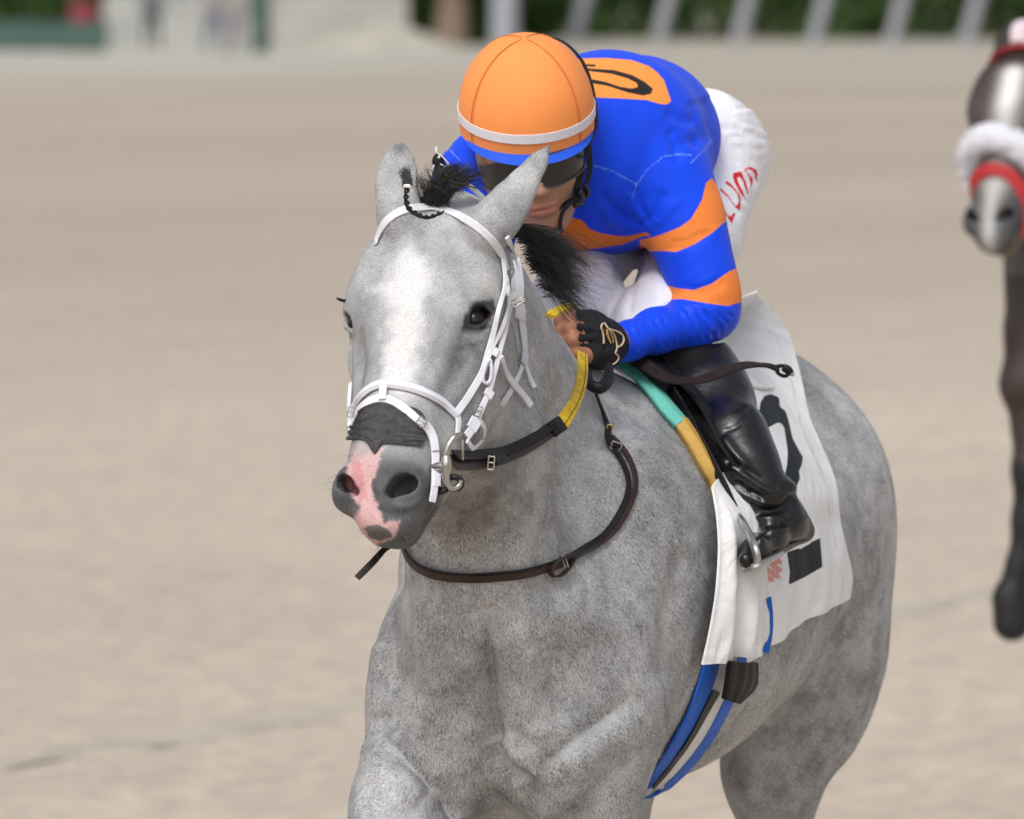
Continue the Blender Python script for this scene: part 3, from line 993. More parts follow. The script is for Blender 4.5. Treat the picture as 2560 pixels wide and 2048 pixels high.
strap('strap_end', [(496, 357), (501.6, 374), (513.8, 390), (526, 407.5)], [0.00750, 0.01063, 0.01000], .003, M_web, bridle, .008, 20)
for (x, y, w, h, rt, lf) in ((503, 290, 4.4, 4, 5, .006), (508.5, 294, 4.6, 4.5, 8, .008), (517.6, 314, 6.5, 6, 4, .006), (521.8, 359, 4.6, 5.5, 6, .006), (484.5, 393, 5.4, 4, 25, .009), (470, 424, 6.5, 5.5, 30, .008), (492, 352, 4.5, 4, 20, .007)):
    t = math.radians(rt); a = (x + math.sin(t) * h, y - math.cos(t) * h); b = (x - math.sin(t) * h, y + math.cos(t) * h)
    strap('keeper', [a, (x, y), b], w * 2 * .00147, .0035, M_pad, bridle, lf - .003, 8)
# oval loop on the cheek strap
P, N = on_skin([(487, 361), (482, 362), (479, 372), (478, 380), (482, 384), (486, 379), (488, 370), (487, 361)], .010, 24, 11.5, 12.3, 1)
v, f = tube(P, .0026, 40, 8); link('strap_loop', me_py('strap_loop', v, f), M_pad, bridle)
P, N = on_skin([(474, 420), (478, 428), (475, 438), (466, 445), (461, 440)], .011, 20, 11.5, 12.3, 1)
v, f = ribbon(P, N, .008, .003, 30); link('bit_loop', me_py('bit_loop', v, f), M_web, bridle)
nb = strap('noseband', [(353, 425), (358, 405), (369, 391), (382, 385), (403, 386.5), (424, 393), (442, 403), (455, 416)], [.0115, .0135, .0145, .014, .0135, .012], .0075, M_pad, bridle, .0005, 44, 11.5, 12.3, ext0=away, bevel=.42, crown=.001)
strap('noseband_end', [(453, 411), (456.5, 420), (456, 429), (454, 438)], [0.01125, 0.00937, 0.00750], .005, M_pad, bridle, .002, 14, 11.5, 12.3)
strap('flash_band', [(353, 432), (360, 412), (371, 402.5), (383, 399.5), (395, 403), (407, 411.5), (418, 422), (422, 427)], [0.01250, 0.01313, 0.01188], .0032, M_web, bridle, .0035, 36, 11.5, 12.3, ext0=away)
strap('flash_strap', [(421, 424), (427, 432), (430.5, 442), (432, 456), (431.5, 470), (430, 486), (427, 501)], [0.01375, 0.01313, 0.01188, 0.01125], .004, M_pad, bridle, .006, 34, 11.4, 12.3)
for (x, y, rt) in ((430, 446, -8), (431, 480, 4)):
    t = math.radians(rt); strap('keeper', [(x + math.sin(t) * 6, y - 6), (x, y), (x - math.sin(t) * 6, y + 6)], .0125, .0035, M_pad, bridle, .009, 8)
strap('noseband_tab', [(385.5, 388.5), (385, 394), (384, 402)], .0115, .003, M_tab, bridle, .008, 8)
strap('cheek_strap', [(353.5, 384), (352.5, 400), (352.5, 414), (353, 430)], 0.00625, .003, M_web, bridle, .0035, 14, 11.5, 12.4)
for (x, y, w, h, rt) in ((510.5, 274, 2.2, 6, 20), (518.5, 302, 6.5, 2.2, -30), (478, 411, 3.5, 5, 20), (422, 422, 4.5, 4, 35), (351, 412, 3, 5, 15)):
    buckle('buckle', x, y, skinY(x, y, .016, 11.4, 12.3, 11.95), w, h, .0011, M_metal, bridle, rt)
# dark tape over the bridge of the nose
def wrk(G, v, u): return .0022 + .0016 * np.sin(v * 22 + 3 * np.sin(u * 5)) * (1 - .5 * u) + .0009 * np.sin(v * 47 + u * 9)
tape = patch('nose_tape', [(356, 421), (353, 428), (351, 434), (349, 441)], [(421, 422), (425, 430), (424, 438), (421, 447)], M_tape, None, 44, 26, .0022, .0015, 11.4, 12.3, wrk, 1,
    bottom=lambda u: 12 * np.exp(-((u - .36) / .07) ** 2) - 2 * np.exp(-((u - .15) / .1) ** 2), topc=lambda u: -21 * np.sin(np.pi * np.clip(u * .92 + .04, 0, 1)) ** .8 * (1 - .25 * u))
tag(tape, 'dark grey elastic tape wrapped over the grey horse\'s nose below the white noseband', 'tape')
strap('tape_tab', [(408, 410), (417, 413), (423, 421)], .010, .002, M_tape, None, .002, 10, 11.4, 12.3).parent = tape

# bit
bit = thing('snaffle_bit', 'steel racing bit with curved ring and black rubber guard at the grey horse\'s mouth', 'bit', W(446, 465, 11.9))
yb = min(skinY(446, 462, 0, 11.4, 12.3, 11.92), skinY(436, 468, 0, 11.4, 12.3, 11.92)) - .018
v, f = tube([W(461, 434, yb + .01), W(455, 436.5, yb), W(449.5, 444, yb - .004), W(447, 451, yb - .005), W(446, 457, yb - .005)], [.003, .0042, .0050, .0052, .0050], 28, 12)
link('bit_ring', me_py('bit_ring', v, f), M_metal, bit)
v1 = tube([W(446, 456, yb - .005), W(446.5, 463, yb - .006), W(446, 470, yb - .006), W(446, 477, yb - .006), W(448, 485, yb - .005), (W(453.5, 488.5, yb - .003)), W(459, 485.5, yb), W(461, 480, yb)], [.0062, .0082, .0080, .0060, .0048, .0042, .0038, .0032], 40, 12)
v2 = tube([W(446, 467, yb - .006), W(440, 466, yb - .002), W(433, 467.5, yb + .006), W(426, 470, yb + .02)], [.0078, .0066, .0062, .006], 20, 12)
v, f = joinm([v1, v2]); link('bit_cheek', me_py('bit_cheek', v, f), M_metal, bit)
v, f = tube([W(462.5, 440, yb + .012), W(462.5, 450, yb + .010), W(462.5, 460, yb + .010)], .0022, 12, 8); link('bit_bar', me_py('bit_bar', v, f), M_metal, bit)
th = np.linspace(0, 2 * np.pi, 25)[:-1]
v, f = tube([W(454 + 7.5 * math.cos(t), 483 + 6 * math.sin(t), yb + .008 + .006 * math.sin(t)) for t in np.linspace(0, 2 * np.pi, 24)], .0048, 48, 10, False)
link('rubber_guard', me_py('rubber_guard', v, f), M_rubber, bit)
v, f = tube([W(426, 497, yb + .01), W(434, 490, yb + .006), W(441, 481, yb + .004)], .0022, 16, 8); link('curb_strap', me_py('curb_strap', v, f), M_lblack, bit)
v, f = tube([W(432, 489, yb + .014), W(440, 491, yb + .010), W(447, 490, yb + .006)], [.005, .006, .004], 16, 10); link('rubber_guard', me_py('rubber_guard', v, f), M_rubber, bit)

# reins
reins = thing('reins', 'brown leather reins with yellow rubber grips running from the bit to the jockey\'s hand', 'reins', W(520, 440, 12.1))
def nearer(pts, d=.012):
    return [(x, y, min(Y, skinY(x, y, d, 12.05, 13, 99))) for x, y, Y in pts]
RE = nearer([(453, 462, yb + .004), (470, 462.5, 12.00), (487, 460.5, 12.06), (505, 456, 12.12), (528, 445.5, 12.19), (556, 427.5, 12.27)])
free_strap('leather_rein', RE, [.0265, .0250, .0225, .0215, .0205], .004, M_leather, reins, (.25, -1, .35), 40)
free_strap('leather_rein', [(x + 2, y - 7.5 + 1.5 * (x > 500), Y + .008) for x, y, Y in RE], [.020, .016, .014], .003, M_lblack, reins, (.25, -1, .6), 40)
free_strap('rein_sleeve', nearer([(551, 430.5, 12.25), (556, 427, 12.26), (562, 423, 12.28)], .016), .0245, .0065, M_lblack, reins, (.3, -1, .3), 10)
YR = nearer([(561, 424.5, 12.28), (568, 414, 12.30), (575, 402, 12.34), (580, 388, 12.39), (582.5, 372, 12.45), (582.5, 354, 12.52)], .014)
free_strap('yellow_grip', YR, [.0245, .0195, .0185, .0180], .0055, M_yellow, reins, (.3, -1, .2), 40)
free_strap('yellow_grip', nearer([(550, 316, 12.48), (556, 311.5, 12.50), (564, 308, 12.53), (572, 305, 12.56)], .01), .0165, .0055, M_yellow, reins, (-.1, -1, .7), 16)
free_strap('grip_stitching', [(x - 2, y, Y - .0040) for x, y, Y in YR], .0011, .0008, M_lblack, reins, (.3, -1, .2), 30)
free_strap('grip_stitching', [(x + 3.2, y, Y - .0040) for x, y, Y in YR], .0009, .0008, M_lblack, reins, (.3, -1, .2), 30)
buckle('buckle', 491, 463, min(12.06, skinY(491, 463, 0, 12.05, 13, 99)) - .014, 3, 6.5, .0014, M_metal, reins, 5)
free_strap('keeper', [(x, y, Y - .010) for x, y, Y in ((494, 459.5, 12.06), (500, 458, 12.08), (505, 456.5, 12.10))], .018, .004, M_lblack, reins, (.2, -1, .3), 8)
v, f = tube([W(x, y, Y) for x, y, Y in ((586, 372, 12.60), (590, 384, 12.56), (600, 388, 12.55), (608, 380, 12.58), (609, 366, 12.62))], [.007, .009, .0095, .009, .007], 24, 12)
link('rein_loop', me_py('rein_loop', v, f), M_lblack, reins)

# breastplate
yoke = thing('breastplate_strap', 'dark brown leather yoke strap looped round the grey horse\'s chest and neck', 'harness strap', W(520, 570, 12.2))
YK = [(404, 534), (407, 546), (410, 555), (417, 565), (430, 572), (446, 576), (468, 578), (498, 576), (530, 571.5), (552, 566), (575, 557), (597, 545), (614, 530), (627, 508), (633.5, 486), (630, 466), (621, 449), (611, 440)]
strap('chest_strap', YK, [.0115, .0125, .0125, .0120, .010, .011, .0095, .0085], .0045, M_leather, yoke, .005, 90, 12.05, 13, ext0=(-.01, .05, .05), it=6)
strap('chest_strap_edge', [(x, y - 5.2) for x, y in YK[:12]], .0035, .004, M_lblack, yoke, .006, 60, 12.05, 13, it=6)
strap('chest_strap', [(560, 560), (585, 549), (604, 535), (619, 513), (626.5, 490), (623, 469), (612, 449), (606, 438)], [.009, .010, .009, .008], .004, M_lblack, yoke, .007, 50, 12.05, 13.2, it=6)
strap('wither_strap', [(608, 436), (601, 418), (593, 398), (587.5, 384), (586, 374)], [.011, .0075, .0065], .004, M_lblack, yoke, .005, 24, 12.05, 13.4)
strap('strap_tail', [(605, 436), (607, 446), (613, 452), (619, 450)], [.010, .008], .0045, M_lblack, yoke, .010, 16, 12.05, 13.4)
P, N = on_skin([(563, 556), (552, 561), (545.5, 566), (544.5, 573), (549, 577), (556, 576), (563, 569), (568, 561)], .012, 36, 12.05, 13, 4)
v, f = ribbon(P, nrm_rows(np.cross(np.gradient(P, axis=0), N)), .011, .0032, 60); link('strap_loop', me_py('strap_loop', v, f), M_leather, yoke)
for (x, y, w, h, rt, mm) in ((565.5, 564, 1.6, 7.5, -18, M_metal), (609, 431, 2.6, 6, 10, M_gold), (616, 446, 5, 3.5, 20, M_metal)):
    buckle('buckle', x, y, skinY(x, y, .018, 12.05, 13, 12.5), w, h, .0015, mm, yoke, rt, tongue=False)
tail_strap = free_strap('strap_tail', [(412, 538, 12.02), (398, 543, 12.0), (385, 549, 11.98), (373, 562, 11.96), (357, 578, 11.95)], [.006, .008, .0115, .0105], .0035, M_lblack, None, (-.3, -1, .6), 30)
tag(tail_strap, 'loose black leather strap end hanging below the grey horse\'s chin', 'strap')

# ------------------------------------------------------------------ eyes, lashes, whiskers
def sphere(r, seg=32):
    th_, ph = np.linspace(0, np.pi, seg // 2 + 1), np.linspace(0, 2 * np.pi, seg, endpoint=False)
    v = [(0, 0, r)] + [(r * math.sin(a) * math.cos(b), r * math.sin(a) * math.sin(b), r * math.cos(a)) for a in th_[1:-1] for b in ph] + [(0, 0, -r)]
    f = [(0, 1 + j, 1 + (j + 1) % seg) for j in range(seg)]
    k = seg // 2 - 1
    for i in range(k - 1):
        for j in range(seg):
            f.append((1 + i * seg + j, 1 + (i + 1) * seg + j, 1 + (i + 1) * seg + (j + 1) % seg, 1 + i * seg + (j + 1) % seg))
    last = 1 + k * seg
    f += [(last, 1 + (k - 1) * seg + (j + 1) % seg, 1 + (k - 1) * seg + j) for j in range(seg)]
    return np.array(v), f
M_eye = mat('dark_brown_eye', (.010, .005, .004), .08, .32)
M_lash = mat('black_lashes', (.01, .01, .011), .5, .3)
for m in (1, -1):
    v, f = sphere(EYE_R)
    v = v @ np.diag([1, 1, .96]) + EYEC[m]
    link('eye', me_py('eye', v, f), M_eye, horse)
lash = []
rng = np.random.default_rng(3)
for i in range(34):
    t = i / 33
    b = catmull(np.array([(470, 315), (475, 308), (482, 304.5), (488, 305), (492, 309)], float), 34)[i]
    p0 = on_sphere(b[0], b[1], EYEC[1], EYE_R + .006)
    d = HD.s * (.5 + .5 * t) + HD.n * .7 - HD.a * (.4 - .9 * rng.random() * .3) + np.array([0, 0, -.35])
    L = .010 + .006 * rng.random()
    lash.append(tube([p0, p0 + nrm(d) * L * .5, p0 + nrm(d + np.array([0, 0, -.3])) * L], [.0004, .0003, .0001], 4, 3, False))
for i in range(22):
    y = 298 + 3.0 * rng.random()
    q = W(346.5, y + 1, EYEC[-1][1] - .004)
    L = .011 + .007 * rng.random(); d = nrm([-1, -.2, -.15 + .3 * rng.random()])
    lash.append(tube([q, q + d * L * .5, q + nrm(d + [0, 0, .25]) * L], [.0005, .0004, .0001], 4, 3, False))
v, f = joinm(lash); link('eyelashes', me_py('eyelashes', v, f), M_lash, horse, 'stuff')
wh = []
WZ = [(340, 470, 1), (338, 480, 1), (340, 492, 1), (345, 505, 1), (350, 520, 1), (357, 533, 1), (365, 541, 1), (378, 543, 1), (392, 543, 0), (405, 538, 0), (414, 530, 0), (400, 515, 0), (410, 508, 0), (418, 515, 0), (346, 455, 1)]
for i in range(85):
    x, y, lf = WZ[rng.integers(len(WZ))]
    x += rng.normal(0, 4); y += rng.normal(0, 4)
    h = hit(x, y)
    if h is None or h[0][1] > 12.1: continue
    p0, nn = h
    d = nrm(nn + rng.normal(0, .35, 3) + np.array([(x - 385) * .012, 0, -.5]))
    L = rng.uniform(.006, .022)
    wh.append(tube([p0, p0 + d * L * .5, p0 + nrm(d + [0, 0, -.25]) * L], [.0003, .00022, .0001], 4, 3, False))
v, f = joinm(wh); link('whiskers', me_py('whiskers', v, f), mat('whiskers', (.16, .13, .11), .5), horse, 'stuff')

# ------------------------------------------------------------------ mane and forelock
def strands(name, mat_, parent, roots, n, seed, width=.0006, segs=8):
    """roots: list of (start point fn(rng), mid fn, end fn) -> ribbons of hair as thin 3-sided tubes"""
    rg = np.random.default_rng(seed); parts = []
    for i in range(n):
        pts = roots(rg)
        c = catmull(np.array(pts), segs)
        r = width * rg.uniform(.6, 1.2)
        T, N, B_ = frames(c, np.array([0, -1, .05]))
        tp = np.linspace(1, .25, segs)[:, None]
        a = c + N * r * tp; b = c - N * r * .5 * tp + B_ * r * tp; d = c - N * r * .5 * tp - B_ * r * tp
        parts.append(np.stack([a, b, d], 1).reshape(-1, 3))
    V = np.concatenate(parts); m = segs * 3
    base = []
    for s in range(segs - 1):
        for j in range(3):
            k = (j + 1) % 3
            base.append((s * 3 + j, s * 3 + k, (s + 1) * 3 + k, (s + 1) * 3 + j))
    base = np.array(base)
    Fq = (base[None] + (np.arange(n) * m)[:, None, None]).reshape(-1, 4)
    me = me_np(name, V, Fq)
    cc = np.repeat(rg.random(n) ** 7, m)
    attr_col(me, 'tone', np.stack([cc] * 3, 1) * .13 + .010)
    return link(name, me, mat_, parent, 'stuff')
M_mane = mat('black_mane', (.012, .012, .013), .42, .5, attrc='tone')

_q = np.random.default_rng(78)
FCL = []
for i in range(34):
    FCL.append((_q.normal(434, 5), _q.normal(0, 1), 165 + abs(_q.normal(0, 11)), _q.normal(0, 5)))
def forelock(rg):
    x, k, ey, curl = FCL[rg.integers(len(FCL))]
    wild = rg.random() < .12
    x = x + rg.normal(0, 2.0); y = 203 + rg.normal(0, 3)
    ex = x + 15 + 17 * k + rg.normal(0, 8 if wild else 2.6); ey = ey + rg.normal(0, 6 if wild else 2.5) + abs(ex - 450) * .22
    mx = x * .45 + ex * .55 + rg.normal(0, 1.2); my = 184 + rg.normal(0, 2)
    return [W(x, y, 12.12), W((x + mx) / 2, (y + my) / 2, 12.10), W(mx, my, 12.09), W(ex + curl, ey, 12.10 + rg.normal(0, .008)), W(ex + curl * 2 + 5, ey + rg.normal(-2, 3), 12.11)]
strands('forelock', M_mane, horse, forelock, 1500, 21, .00036)
def crest(t):
    L = [(514, 228, 12.16), (521, 243, 12.22), (530, 262, 12.27), (539, 281, 12.33), (547, 298, 12.40)]
    return catmull(np.array([W(*p) for p in L]), 40)[int(np.clip(t, 0, 1) * 39)]
CLUMP = []
_r = np.random.default_rng(77)
for i in range(46):
    t = _r.beta(.8, 1.6)
    CLUMP.append((t, nrm([.85, .05, -.42 - .35 * t + _r.normal(0, .20)]), nrm([.85 + _r.normal(0, .25), 0, -.80 + _r.normal(0, .25)]), _r.uniform(.045, .086) * (1.12 - .45 * t)))
def mane(rg):
    t, d, d2, L = CLUMP[rg.integers(len(CLUMP))]
    t = np.clip(t + rg.normal(0, .035), 0, 1)
    wild = rg.random() < .09
    a = crest(t) + rg.normal(0, .0055, 3) * [1, 1, .6] + [.003, 0, 0]
    L = L * rg.uniform(.75, 1.15) * (1.45 if wild else 1)
    d = nrm(d + rg.normal(0, .05, 3)); d2 = nrm(d2 + rg.normal(0, .06, 3) + (np.array([.7, 0, .5]) * rg.random() if wild else 0))
    b = a + nrm([.6, .1, .15]) * .008
    c = b + d * L * .5
    return [a, b, c, c + nrm(d + d2) * L * .3, c + nrm(d + d2) * L * .3 + d2 * L * .42]
strands('mane', M_mane, horse, mane, 1700, 22, .00036, 10)
def tuft(rg):
    a = W(410 + rg.normal(0, 2) - 3, 187 + rg.normal(0, 2), 12.04)
    return [a, a + np.array([rg.normal(0, .002), 0, .012]), a + np.array([rg.normal(-.004, .004), 0, .024 + rg.normal(0, .003)])]
strands('forelock_tuft', M_mane, horse, tuft, 260, 23, .0004, 4)
# braid coming over the browband
br = []
for k in range(2):
    ph = k * math.pi
    pts = []
    base = catmull(np.array([(407, 188, 12.035), (406.5, 199, 12.03), (409, 208, 12.02), (417, 214, 12.01), (428, 217, 12.0), (443, 212, 12.02)], float), 40)
    for i, (x, y, Y) in enumerate(base):
        pts.append(W(x + 1.8 * math.sin(i * .8 + ph), y + 1.2 * math.cos(i * .8 + ph), min(Y, skinY(x, y, .008, 11.4, 12.2, 99)) + .002 * math.cos(i * .8 + ph)))
    br.append(tube(pts, np.interp(np.arange(40), [0, 20, 39], [.0016, .0025, .0013]), 80, 8))
v, f = joinm(br); link('forelock_braid', me_py('forelock_braid', v, f), M_mane_b if False else mat('braid_hair', (.012, .012, .013), .6, .3, bump=(500, .6, 3)), horse)
v, f = tube([W(405, 186, 12.03), W(408.5, 186, 12.022), W(411, 187.5, 12.03)], .0028, 10, 8); link('braid_band', me_py('braid_band', v, f), M_tab, horse)
print('tack T', round(time.time() - T0, 1))

# ------------------------------------------------------------------ materials with crisp printed shapes
def mat_masks(name, base, masks, rough=.6, spec=.4, bump=None, var=None, sheen=0.0, coat=0.0, weave=None, soft=.5, crumple=None):
    """masks: (attribute, colour[, roughness]); the attribute is a signed distance, print shows where it is positive"""
    m = mat(name, base, rough, spec, bump=bump, var=var, sheen=sheen, coat=coat)
    nt = m.node_tree; N = nt.nodes; L = nt.links; b = N['Principled BSDF']
    cur = b.inputs['Base Color'].links[0].from_socket if b.inputs['Base Color'].links else None
    for k in masks:
        a = N.new('ShaderNodeAttribute'); a.attribute_name = k[0]
        mr = N.new('ShaderNodeMapRange'); mr.inputs['From Min'].default_value = -soft; mr.inputs['From Max'].default_value = soft
        L.new(a.outputs['Fac'], mr.inputs['Value'])
        mx = N.new('ShaderNodeMix'); mx.data_type = 'RGBA'
        L.new(mr.outputs[0], mx.inputs['Factor'])
        if cur is not None: L.new(cur, mx.inputs[6])
        else: mx.inputs[6].default_value = (*base, 1)
        mx.inputs[7].default_value = (*k[1], 1)
        cur = mx.outputs[2]
    if cur is not None: L.new(cur, b.inputs['Base Color'])
    if weave or crumple:
        tc = N.new('ShaderNodeTexCoord'); prev = None
        if b.inputs['Normal'].links: prev = b.inputs['Normal'].links[0].from_socket
        if crumple:
            n = N.new('ShaderNodeTexNoise'); n.inputs['Scale'].default_value = crumple[0]; n.inputs['Detail'].default_value = 3; n.inputs['Distortion'].default_value = 1.2
            L.new(tc.outputs['Object'], n.inputs['Vector'])
            bp = N.new('ShaderNodeBump'); bp.inputs['Strength'].default_value = crumple[1]; bp.inputs['Distance'].default_value = .03
            L.new(n.outputs['Fac'], bp.inputs['Height'])
            if prev is not None: L.new(prev, bp.inputs['Normal'])
            prev = bp.outputs[0]
        if weave:
            w = N.new('ShaderNodeTexVoronoi'); w.inputs['Scale'].default_value = weave[0]
            L.new(tc.outputs['Object'], w.inputs['Vector'])
            bp = N.new('ShaderNodeBump'); bp.inputs['Strength'].default_value = weave[1]; bp.inputs['Distance'].default_value = .002
            L.new(w.outputs['Distance'], bp.inputs['Height'])
            if prev is not None: L.new(prev, bp.inputs['Normal'])
            prev = bp.outputs[0]
        L.new(prev, b.inputs['Normal'])
    return m

def Z5(L): return [(620 + u * .1507, 340 + v * .1507) for u, v in L]
def Z2(L): return [(744 + u * .12295, 380 + v * .12295) for u, v in L]
TWO_A = Z2([(120, 270), (135, 180), (165, 130), (215, 112), (285, 140), (292, 215), (340, 255), (360, 320), (395, 470), (440, 560), (480, 630), (470, 690), (448, 740), (455, 800), (432, 860), (380, 1010), (330, 1150), (200, 1300), (130, 1240), (250, 1000), (330, 780), (350, 690), (356, 580), (340, 470), (325, 380), (295, 348), (270, 348), (170, 402)])
TWO_B = Z2([(200, 1200), (345, 1400), (440, 1370), (620, 1283), (638, 1520), (500, 1600), (362, 1668), (372, 1560), (350, 1410), (150, 1330)])
TWO_C = Z2([(440, 1352), (535, 1305), (545, 1325), (452, 1378)])
LOGO = Z2([(160, 1500), (240, 1450), (300, 1440), (315, 1530), (295, 1600), (296, 1715), (286, 1660), (285, 1600), (250, 1640), (180, 1650)])
CL = (.86, .86, .88)
M_cloth = mat_masks('white_number_cloth', CL, [('logo', (.74, .36, .34)), ('two_a', (.012, .018, .022)), ('two_b', (.012, .018, .022)), ('two_c', CL), ('seam', (.60, .58, .53))],
                    .75, .25, bump=(700, .12, 2), var=(14, .06), crumple=(9, .35), soft=.35)
cloth = thing('saddle_cloth', 'white saddle cloth with black number two under the jockey\'s boot', 'saddle cloth', B(.85, .3, 1.3))
seamR = [(757, 306), (782, 342), (796, 385), (803, 420), (814, 446), (829, 483), (834, 521), (841, 551), (847, 575), (844, 598)]
def rear_disp(G, v, u):
    g = G.reshape(-1, 2)
    folds = .006 * np.sin(u * 16 + 2.5 * v) * sst(v, .35, .8) + .004 * np.sin(u * 31 + 5 * v) * sst(v, .5, 1)
    lift = .012 * (1 - sst(v, 0, .35)) + .004
    return (folds * .55 + lift) * sst(u, -.02, .12)
def seam_attr(g):
    d = np.abs(-poly_sd(g, [(x - 3.0, y + 1) for x, y in seamR], False) - 0)
    return .45 - d + .25 * np.sin(g[:, 1] * 2.2)
BH = lambda px, py, ymin=12.5: None
main = patch('number_cloth', [(640, 352), (652, 372), (668, 400), (692, 440), (716, 484), (730, 520), (737, 560), (740, 600), (741, 640), (741, 662)], seamR, M_cloth, cloth, 90, 120, .010, .004, 12.45, 14.2, rear_disp, 3, attrs={
    'two_a': lambda g: poly_sd(g, TWO_A), 'two_b': lambda g: poly_sd(g, TWO_B), 'two_c': lambda g: poly_sd(g, TWO_C),
    'logo': lambda g: np.minimum(poly_sd(g, LOGO), 1.1 + 1.6 * np.sin(g[:, 0] * .55 - g[:, 1] * .75) + 1.4 * vnoise(np.c_[g, g[:, :1] * 0], .5, 5)), 'seam': seam_attr}, fallback=13.1,
    bottom=lambda u: -6 * np.sin(np.pi * u))
def flap_disp(G, v, u):
    f = .010 * np.sin(u * 9 + 1.0) * sst(v, .15, .6) + .006 * np.sin(u * 17 - v * 4) * sst(v, .3, .9) + .004 * np.sin(u * 33 + v * 7) * sst(v, .5, 1)
    return .004 + (.014 + f * .8 + .004 * u) * sst(v, 0, .3) * sst(u, 0, .22)
flap = patch('front_flap', [(700, 492), (704, 515), (706, 540), (706, 562), (703, 595), (697, 630), (690, 661)], [(721, 468), (729, 500), (739, 525), (743, 550), (744.5, 575), (744, 610), (744.5, 644)],
    mat_masks('white_cloth_flap', (.78, .775, .78), [], .75, .25, bump=(700, .12, 2), var=(14, .06), crumple=(11, .35)), cloth, 36, 60, .020, .004, 12.45, 14, flap_disp, 3, fallback=12.9)
# the cloth lies over the back and hangs on the far side too
def barrel(u, t, lift):
    """point on the barrel at body station u; t from -1 (low on the far side) over 0 (spine) to 1 (low on the near side)"""
    a = t * 1.75
    o = B(u, 0, 1.27); d = LAT * math.sin(a) + np.array([0, 0, math.cos(a)])
    h = bvh.ray_cast(Vector(o + d * 1.0), Vector(-d))
    p = np.array(h[0]) if h[0] is not None else o + d * .3
    return p + d * lift, d
U_, T_ = np.linspace(.52, 1.12, 34), np.linspace(-.95, .28, 40)
P = np.zeros((40, 34, 3)); N = np.zeros_like(P)
for i, t in enumerate(T_):
    for j, u in enumerate(U_):
        P[i, j], N[i, j] = barrel(u, t, .008 + .028 * math.exp(-(t / .35) ** 2) * sst(u, .5, .75))
for _ in range(3):
    for ax in (0, 1):
        Q = np.moveaxis(P, ax, 0); Q[1:-1] = Q[1:-1] * .5 + (Q[:-2] + Q[2:]) * .25
grid_obj('number_cloth', P, N, .004, mat_masks('white_cloth_top', CL, [], .75, .25, bump=(700, .12, 2), var=(14, .05), crumple=(9, .35)), cloth)
P_, N_ = on_skin([(746.5, 596), (748.5, 612), (748, 630), (744.5, 646)], .036, 16, 12.45, 14, 3)
P_ = P_ + np.array([0, -.016, 0]); v, f = ribbon(P_, nrm_rows(N_ + np.array([0, -1.5, 0])), [.012], .003, 24); blue = mat('blue_elastic', (.012, .12, .52), .6, .3, bump=(800, .3, 2), var=(50, .1))
ov = link('overgirth', me_py('overgirth', v, f), blue); tag(ov, 'short blue elastic overgirth strap lying on the white saddle cloth', 'strap')

# girth
girth = thing('girth', 'blue edged white elastic girth with black buckle guard round the grey horse\'s barrel', 'girth', B(.55, .2, 1.0))
GLc = [(702, 655), (697, 675), (685, 710), (670, 737), (653, 766), (641, 789)]
GRc = [(744, 655), (737, 684), (728, 701), (710, 735), (689, 763), (666, 785), (643, 799)]
M_wel = mat('white_elastic', (.74, .75, .76), .6, .3, bump=(800, .3, 2), var=(50, .08))
M_bel = mat('blue_girth_elastic', (.010, .12, .60), .55, .3, bump=(800, .3, 2), var=(50, .12))
def gp(name, a, b, m, lf):
    patch(name, GLc, GRc, m, girth, 8, 40, lf, .004, 12.62, 14, None, 3, a, b, fallback=12.9)
gp('blue_edging', 0, .34, M_bel, .009); gp('white_band', .30, .80, M_wel, .0085); gp('blue_edging', .74, 1.0, M_bel, .010)
patch('black_strap', [(707, 688), (696, 710), (685, 731), (667, 759), (650, 781)], [(714, 690), (701, 712), (689, 733), (670, 761), (652, 783)], M_lblack, girth, 6, 26, .012, .004, 12.62, 14, fallback=12.9)
patch('buckle_guard', [(706, 655), (704, 672), (701, 690)], [(733, 655), (732, 676), (716, 692)], M_lblack, girth, 14, 18, .022, .008, 12.62, 14, lambda G, v, u: .022 + .006 * np.sin(np.pi * u) + .0015 * np.sin(u * 20), 2, fallback=12.95)

# foam pads along the front of the saddle
def foam(name, L, w, mat_, label, lift=.012, th=.020):
    P, N = on_skin(L, lift, 50, 12.45, 14, 6, 12.8)
    ww = np.interp(np.linspace(0, 1, 50), np.linspace(0, 1, len(w)), w)
    v, f = ribbon(P, N, ww, th, 80, bevel=.42, crown=.001)
    o = link(name, me_py(name, v, f), mat_); tag(o, label, 'saddle pad', None); return o
foam('foam_pad', [(610, 367), (622, 374), (636, 384), (650, 398), (663, 414), (677, 430)], [.020, .024, .028, .034, .038, .036], mat('teal_foam', (.14, .50, .42), .75, .2, bump=(300, .15, 3), var=(25, .06)), 'turquoise foam saddle pad above the yellow one on the grey horse\'s shoulder')
foam('foam_pad', [(676, 428), (688, 447), (700, 470), (708, 484), (711, 494)], [.032, .034, .034, .031, .020], mat('ochre_foam', (.50, .31, .08), .8, .2, bump=(260, .3, 4), var=(20, .10)), 'ochre yellow foam saddle pad below the turquoise one', .012, .022)
